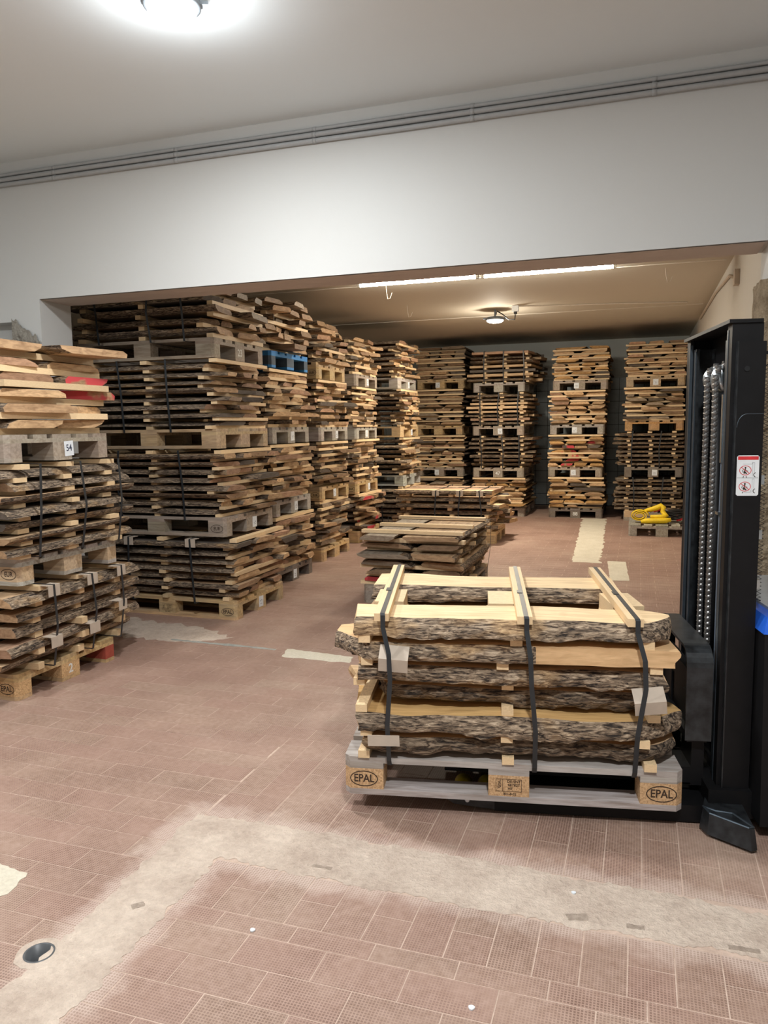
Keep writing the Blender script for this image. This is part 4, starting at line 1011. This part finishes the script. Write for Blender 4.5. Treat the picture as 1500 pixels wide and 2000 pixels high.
for a, c in ((0.155, 0.305), (0.495, 0.645)):
    fk = sp('fork', MB().box(0.36, 1.262, a, c, 0.108, 0.168), 'black')
    sp('fork_heel', MB().box(1.262, 1.305, a, c, 0.10, 0.42), 'black', parent=fk)
    lg = sp('support_leg', MB().prism([(0.40, a+0.01), (0.36, a+0.035), (0.36, c-0.035), (0.40, c-0.01), (1.42, c-0.01), (1.42, a+0.01)][::-1] if False else [(0.36, a-0.065), (1.42, a-0.065), (1.42, c-0.02), (0.36, c-0.02)], 0.028, 0.070) if False else MB().box(0.55, 1.42, a-0.095, c-0.02, 0.006, 0.068), 'black')
    sp('roller_bracket', MB().prism([(0.34, 0.066), (0.40, 0.026), (0.55, 0.012), (0.55, 0.067)], 0, 0.006), 'black_worn', parent=lg).matrix_local = Matrix(((1, 0, 0, 0), (0, 0, 1, a-0.098), (0, 1, 0, 0), (0, 0, 0, 1)))
    for wu in (0.43, 0.52):
        sp('roller', MB().lathe([(0.030, -0.045), (0.0345, -0.04), (0.0345, 0.04), (0.030, 0.045)], (wu, (a+c)/2-0.05, 0.0345), 20, axis='y'), 'ywheel', True, parent=lg)
    sp('axle_bolt', MB().lathe([(0.008, -0.008), (0.010, -0.005), (0.010, 0.0)], (0.45, a-0.098, 0.046), 14, axis='y'), 'zinc', parent=lg)
# base plate with its bevelled foot, body, guard mesh
ft = [(1.262, 0.02), (1.275, -0.03), (1.39, -0.125), (1.412, -0.115), (1.425, 0.12), (1.30, 0.12)]
sp('base_foot', MB().prism(ft, 0.012, 0.082, top=[(1.272, 0.02), (1.283, -0.022), (1.388, -0.110), (1.404, -0.105), (1.418, 0.12), (1.305, 0.12)]), 'black_worn')
sp('foot_rim', MB().tube([(1.275, 0.03, 0.083), (1.285, -0.020, 0.083), (1.386, -0.106, 0.083), (1.402, -0.10, 0.083), (1.362, -0.012, 0.083), (1.31, 0.0, 0.083)], 0.004, 6, closed=True), 'rail')
sp('base_frame', MB().box(1.30, 2.15, 0.06, 0.74, 0.03, 0.13), 'black')
body = sp('body_shell', MB().prism([(1.445, -0.03), (2.15, -0.03), (2.15, 0.83), (1.445, 0.83)], 0.05, 0.715, top=[(1.445, 0.0), (2.15, 0.0), (2.15, 0.80), (1.445, 0.80)]), 'black')
sp('body_lid', MB().prism([(1.440, -0.005), (2.16, -0.005), (2.16, 0.81), (1.440, 0.81)], 0.715, 0.765, top=[(1.462, 0.03), (2.13, 0.03), (2.13, 0.77), (1.462, 0.77)]), 'blue', parent=body)
sp('lid_inset', MB().box(1.50, 2.10, 0.06, 0.74, 0.765, 0.775), 'conduit', parent=body)
for zz in (0.30, 0.37, 0.46, 0.60):
    sp('hinge_bolt', MB().lathe([(0.006, -0.006), (0.007, 0.0)], (1.452, -0.02+0.03*(zz-0.05)/0.67, zz), 10, axis='y'), 'zinc', parent=body)
gm = MB(); zz = 0.80; k = 0
tooth = 0.026
pl = []
while zz < 1.62:
    pl.append((1.440 if k % 2 == 0 else 1.47, V0+0.03, zz)); zz += tooth/2; k += 1
for c0 in range(8):
    gm.tube([(p[0]+0.03*c0 if c0 % 2 == 0 else 2.91+0.03*c0-p[0]-0.03*1, p[1], p[2]) for p in pl], 0.0021, 4)
gd = sp('guard_mesh', gm, 'black_cable')
sp('guard_frame', MB().box(1.432, 1.440, V0+0.02, V0+0.04, 0.77, 1.66).box(1.69, 1.70, V0+0.02, V0+0.04, 0.77, 1.66).box(1.432, 1.70, V0+0.02, V0+0.04, 1.65, 1.66), 'black', parent=gd)
for zz in (0.86, 1.035, 1.225):
    sp('guard_clip', MB().box(1.444, 1.462, V0+0.018, V0+0.042, zz-0.016, zz+0.016), 'zinc', parent=gd)

# ================================================================== STRAP PALLET BY THE BACK WALL
pallet((0.29, 10.72, 0), PI/2, 'weathered grey pallet with yellow strap, low by the right wall', (0.36, 0.34, 0.29), tag_side=-1)
YS = thing('lifting_strap', 'folded bright yellow webbing strap lying on the grey pallet', 'strap', (0.10, 10.32, 0.144))
pts = []
for i in range(40):                                     # flat coil, lying on its edge
    a = i*2*PI/16; r_ = 0.075-0.0012*i
    pts.append((-0.08+r_*math.cos(a)*1.5, 0.06, 0.095+r_*math.sin(a)))
ob('coil', MB().ribbon(pts, (0, 1, 0), 0.10, 0.012).mesh('strap_coil', 'yellow', True), YS)
pts = [(-0.06, -0.03, 0.02), (0.0, -0.035, 0.035), (0.1, -0.04, 0.04), (0.24, -0.035, 0.045), (0.30, -0.03, 0.06)]
ob('folded_end', MB().tube(pts, [0.022, 0.034, 0.036, 0.036, 0.024], 10).mesh('strap_end', 'yellow', True), YS)
pts = [(-0.02, 0.10, 0.15), (0.06, 0.10, 0.17), (0.12, 0.09, 0.19), (0.18, 0.08, 0.22), (0.21, 0.07, 0.20), (0.20, 0.06, 0.15), (0.24, 0.03, 0.10), (0.20, 0.0, 0.085), (0.05, 0.0, 0.09)]
ob('folded_loop', MB().tube(pts, [0.02, 0.032, 0.036, 0.036, 0.034, 0.03, 0.034, 0.034, 0.02], 10).mesh('strap_loop', 'yellow', True), YS)
cb = MB()
for q in range(4):
    p = []
    for i in range(26):
        a = i*0.55+q*1.3; p.append((0.42+0.17*math.cos(a)*(0.6+0.1*q)+0.03*q, 10.55+0.14*math.sin(a*1.07)*(0.7+0.1*q), 0.157+0.10*abs(math.sin(i*0.23+q))+0.012*q))
    cb.tube(p, 0.010, 6)
CT = thing('cable_tangle', 'tangle of black cables with red clamps behind the yellow strap', 'cables', (0, 0, 0))
ob('cable', cb.mesh('cable', 'black_cable', True), CT)
for x_, y_, z_, rz in ((0.24, 10.55, 0.29, 0.4), (0.45, 10.48, 0.22, -0.6), (0.60, 10.6, 0.27, 1.0), (0.52, 10.45, 0.19, 0.2)):
    ob('red_clamp', MB().prism([(-0.05, -0.008), (0.03, -0.014), (0.05, 0.0), (0.03, 0.014), (-0.05, 0.008)], -0.01, 0.012).mesh('red_clamp', 'red'), CT, (x_, y_, z_), (0.2, -0.3, rz))
cb = MB().tube([(0.28+0.16*math.cos(a), 10.62, 0.20+0.10*math.sin(a)) for a in (i*PI/10 for i in range(11))], 0.008, 6)
ob('grey_lead', cb.mesh('grey_lead', 'strap_grey', True), CT)
o_ = ob('timber_offcut', LATH, None, (-0.03, 11.02, 0.185), (0, 0, 0.03), (0.30, 0.12, 0.08), TAN); tag(o_, 'short timber offcut lying on the grey pallet by the yellow strap', 'offcut')
o_ = ob('red_painted_offcut', None) if False else None
rdm = MB().prism(chamfer(-0.008, 0.008, -0.05, 0.05, 0.004, 'bc'), 0.022, 0.12)
bag = MB().grid(lambda a, c: (-2.62+(0.10+0.03*noise.noise(Vector((a*5, c*4, 1))))*math.cos(2*PI*a)*math.sin(PI*(0.06+0.9*c)), 12.08+0.12*math.sin(2*PI*a)*math.sin(PI*(0.06+0.9*c)), 0.62*c+0.02*noise.noise(Vector((a*4, c*6, 2)))), 24, 16)
# small bits dropped on the tiles
for (px_, py_, s_, lab) in ((-1.015, 1.80, 0.0075, 'white round chip on the tiles beside the pale strip'), (-0.36, 1.70, 0.008, 'white chip on the waffle tiles at bottom centre'), (-0.16, 2.25, 0.007, 'small bluish chip on the concrete strip')):
    pl = [(px_+s_*math.cos(a)*(1+0.2*math.sin(3*a)), py_+s_*math.sin(a)) for a in (i*PI/5 for i in range(10))]
    tag(ob('paint_chip', MB().prism(pl, 0.0006, 0.004).mesh('paint_chip', 'paper')), lab, 'chip', 'chips on the floor')
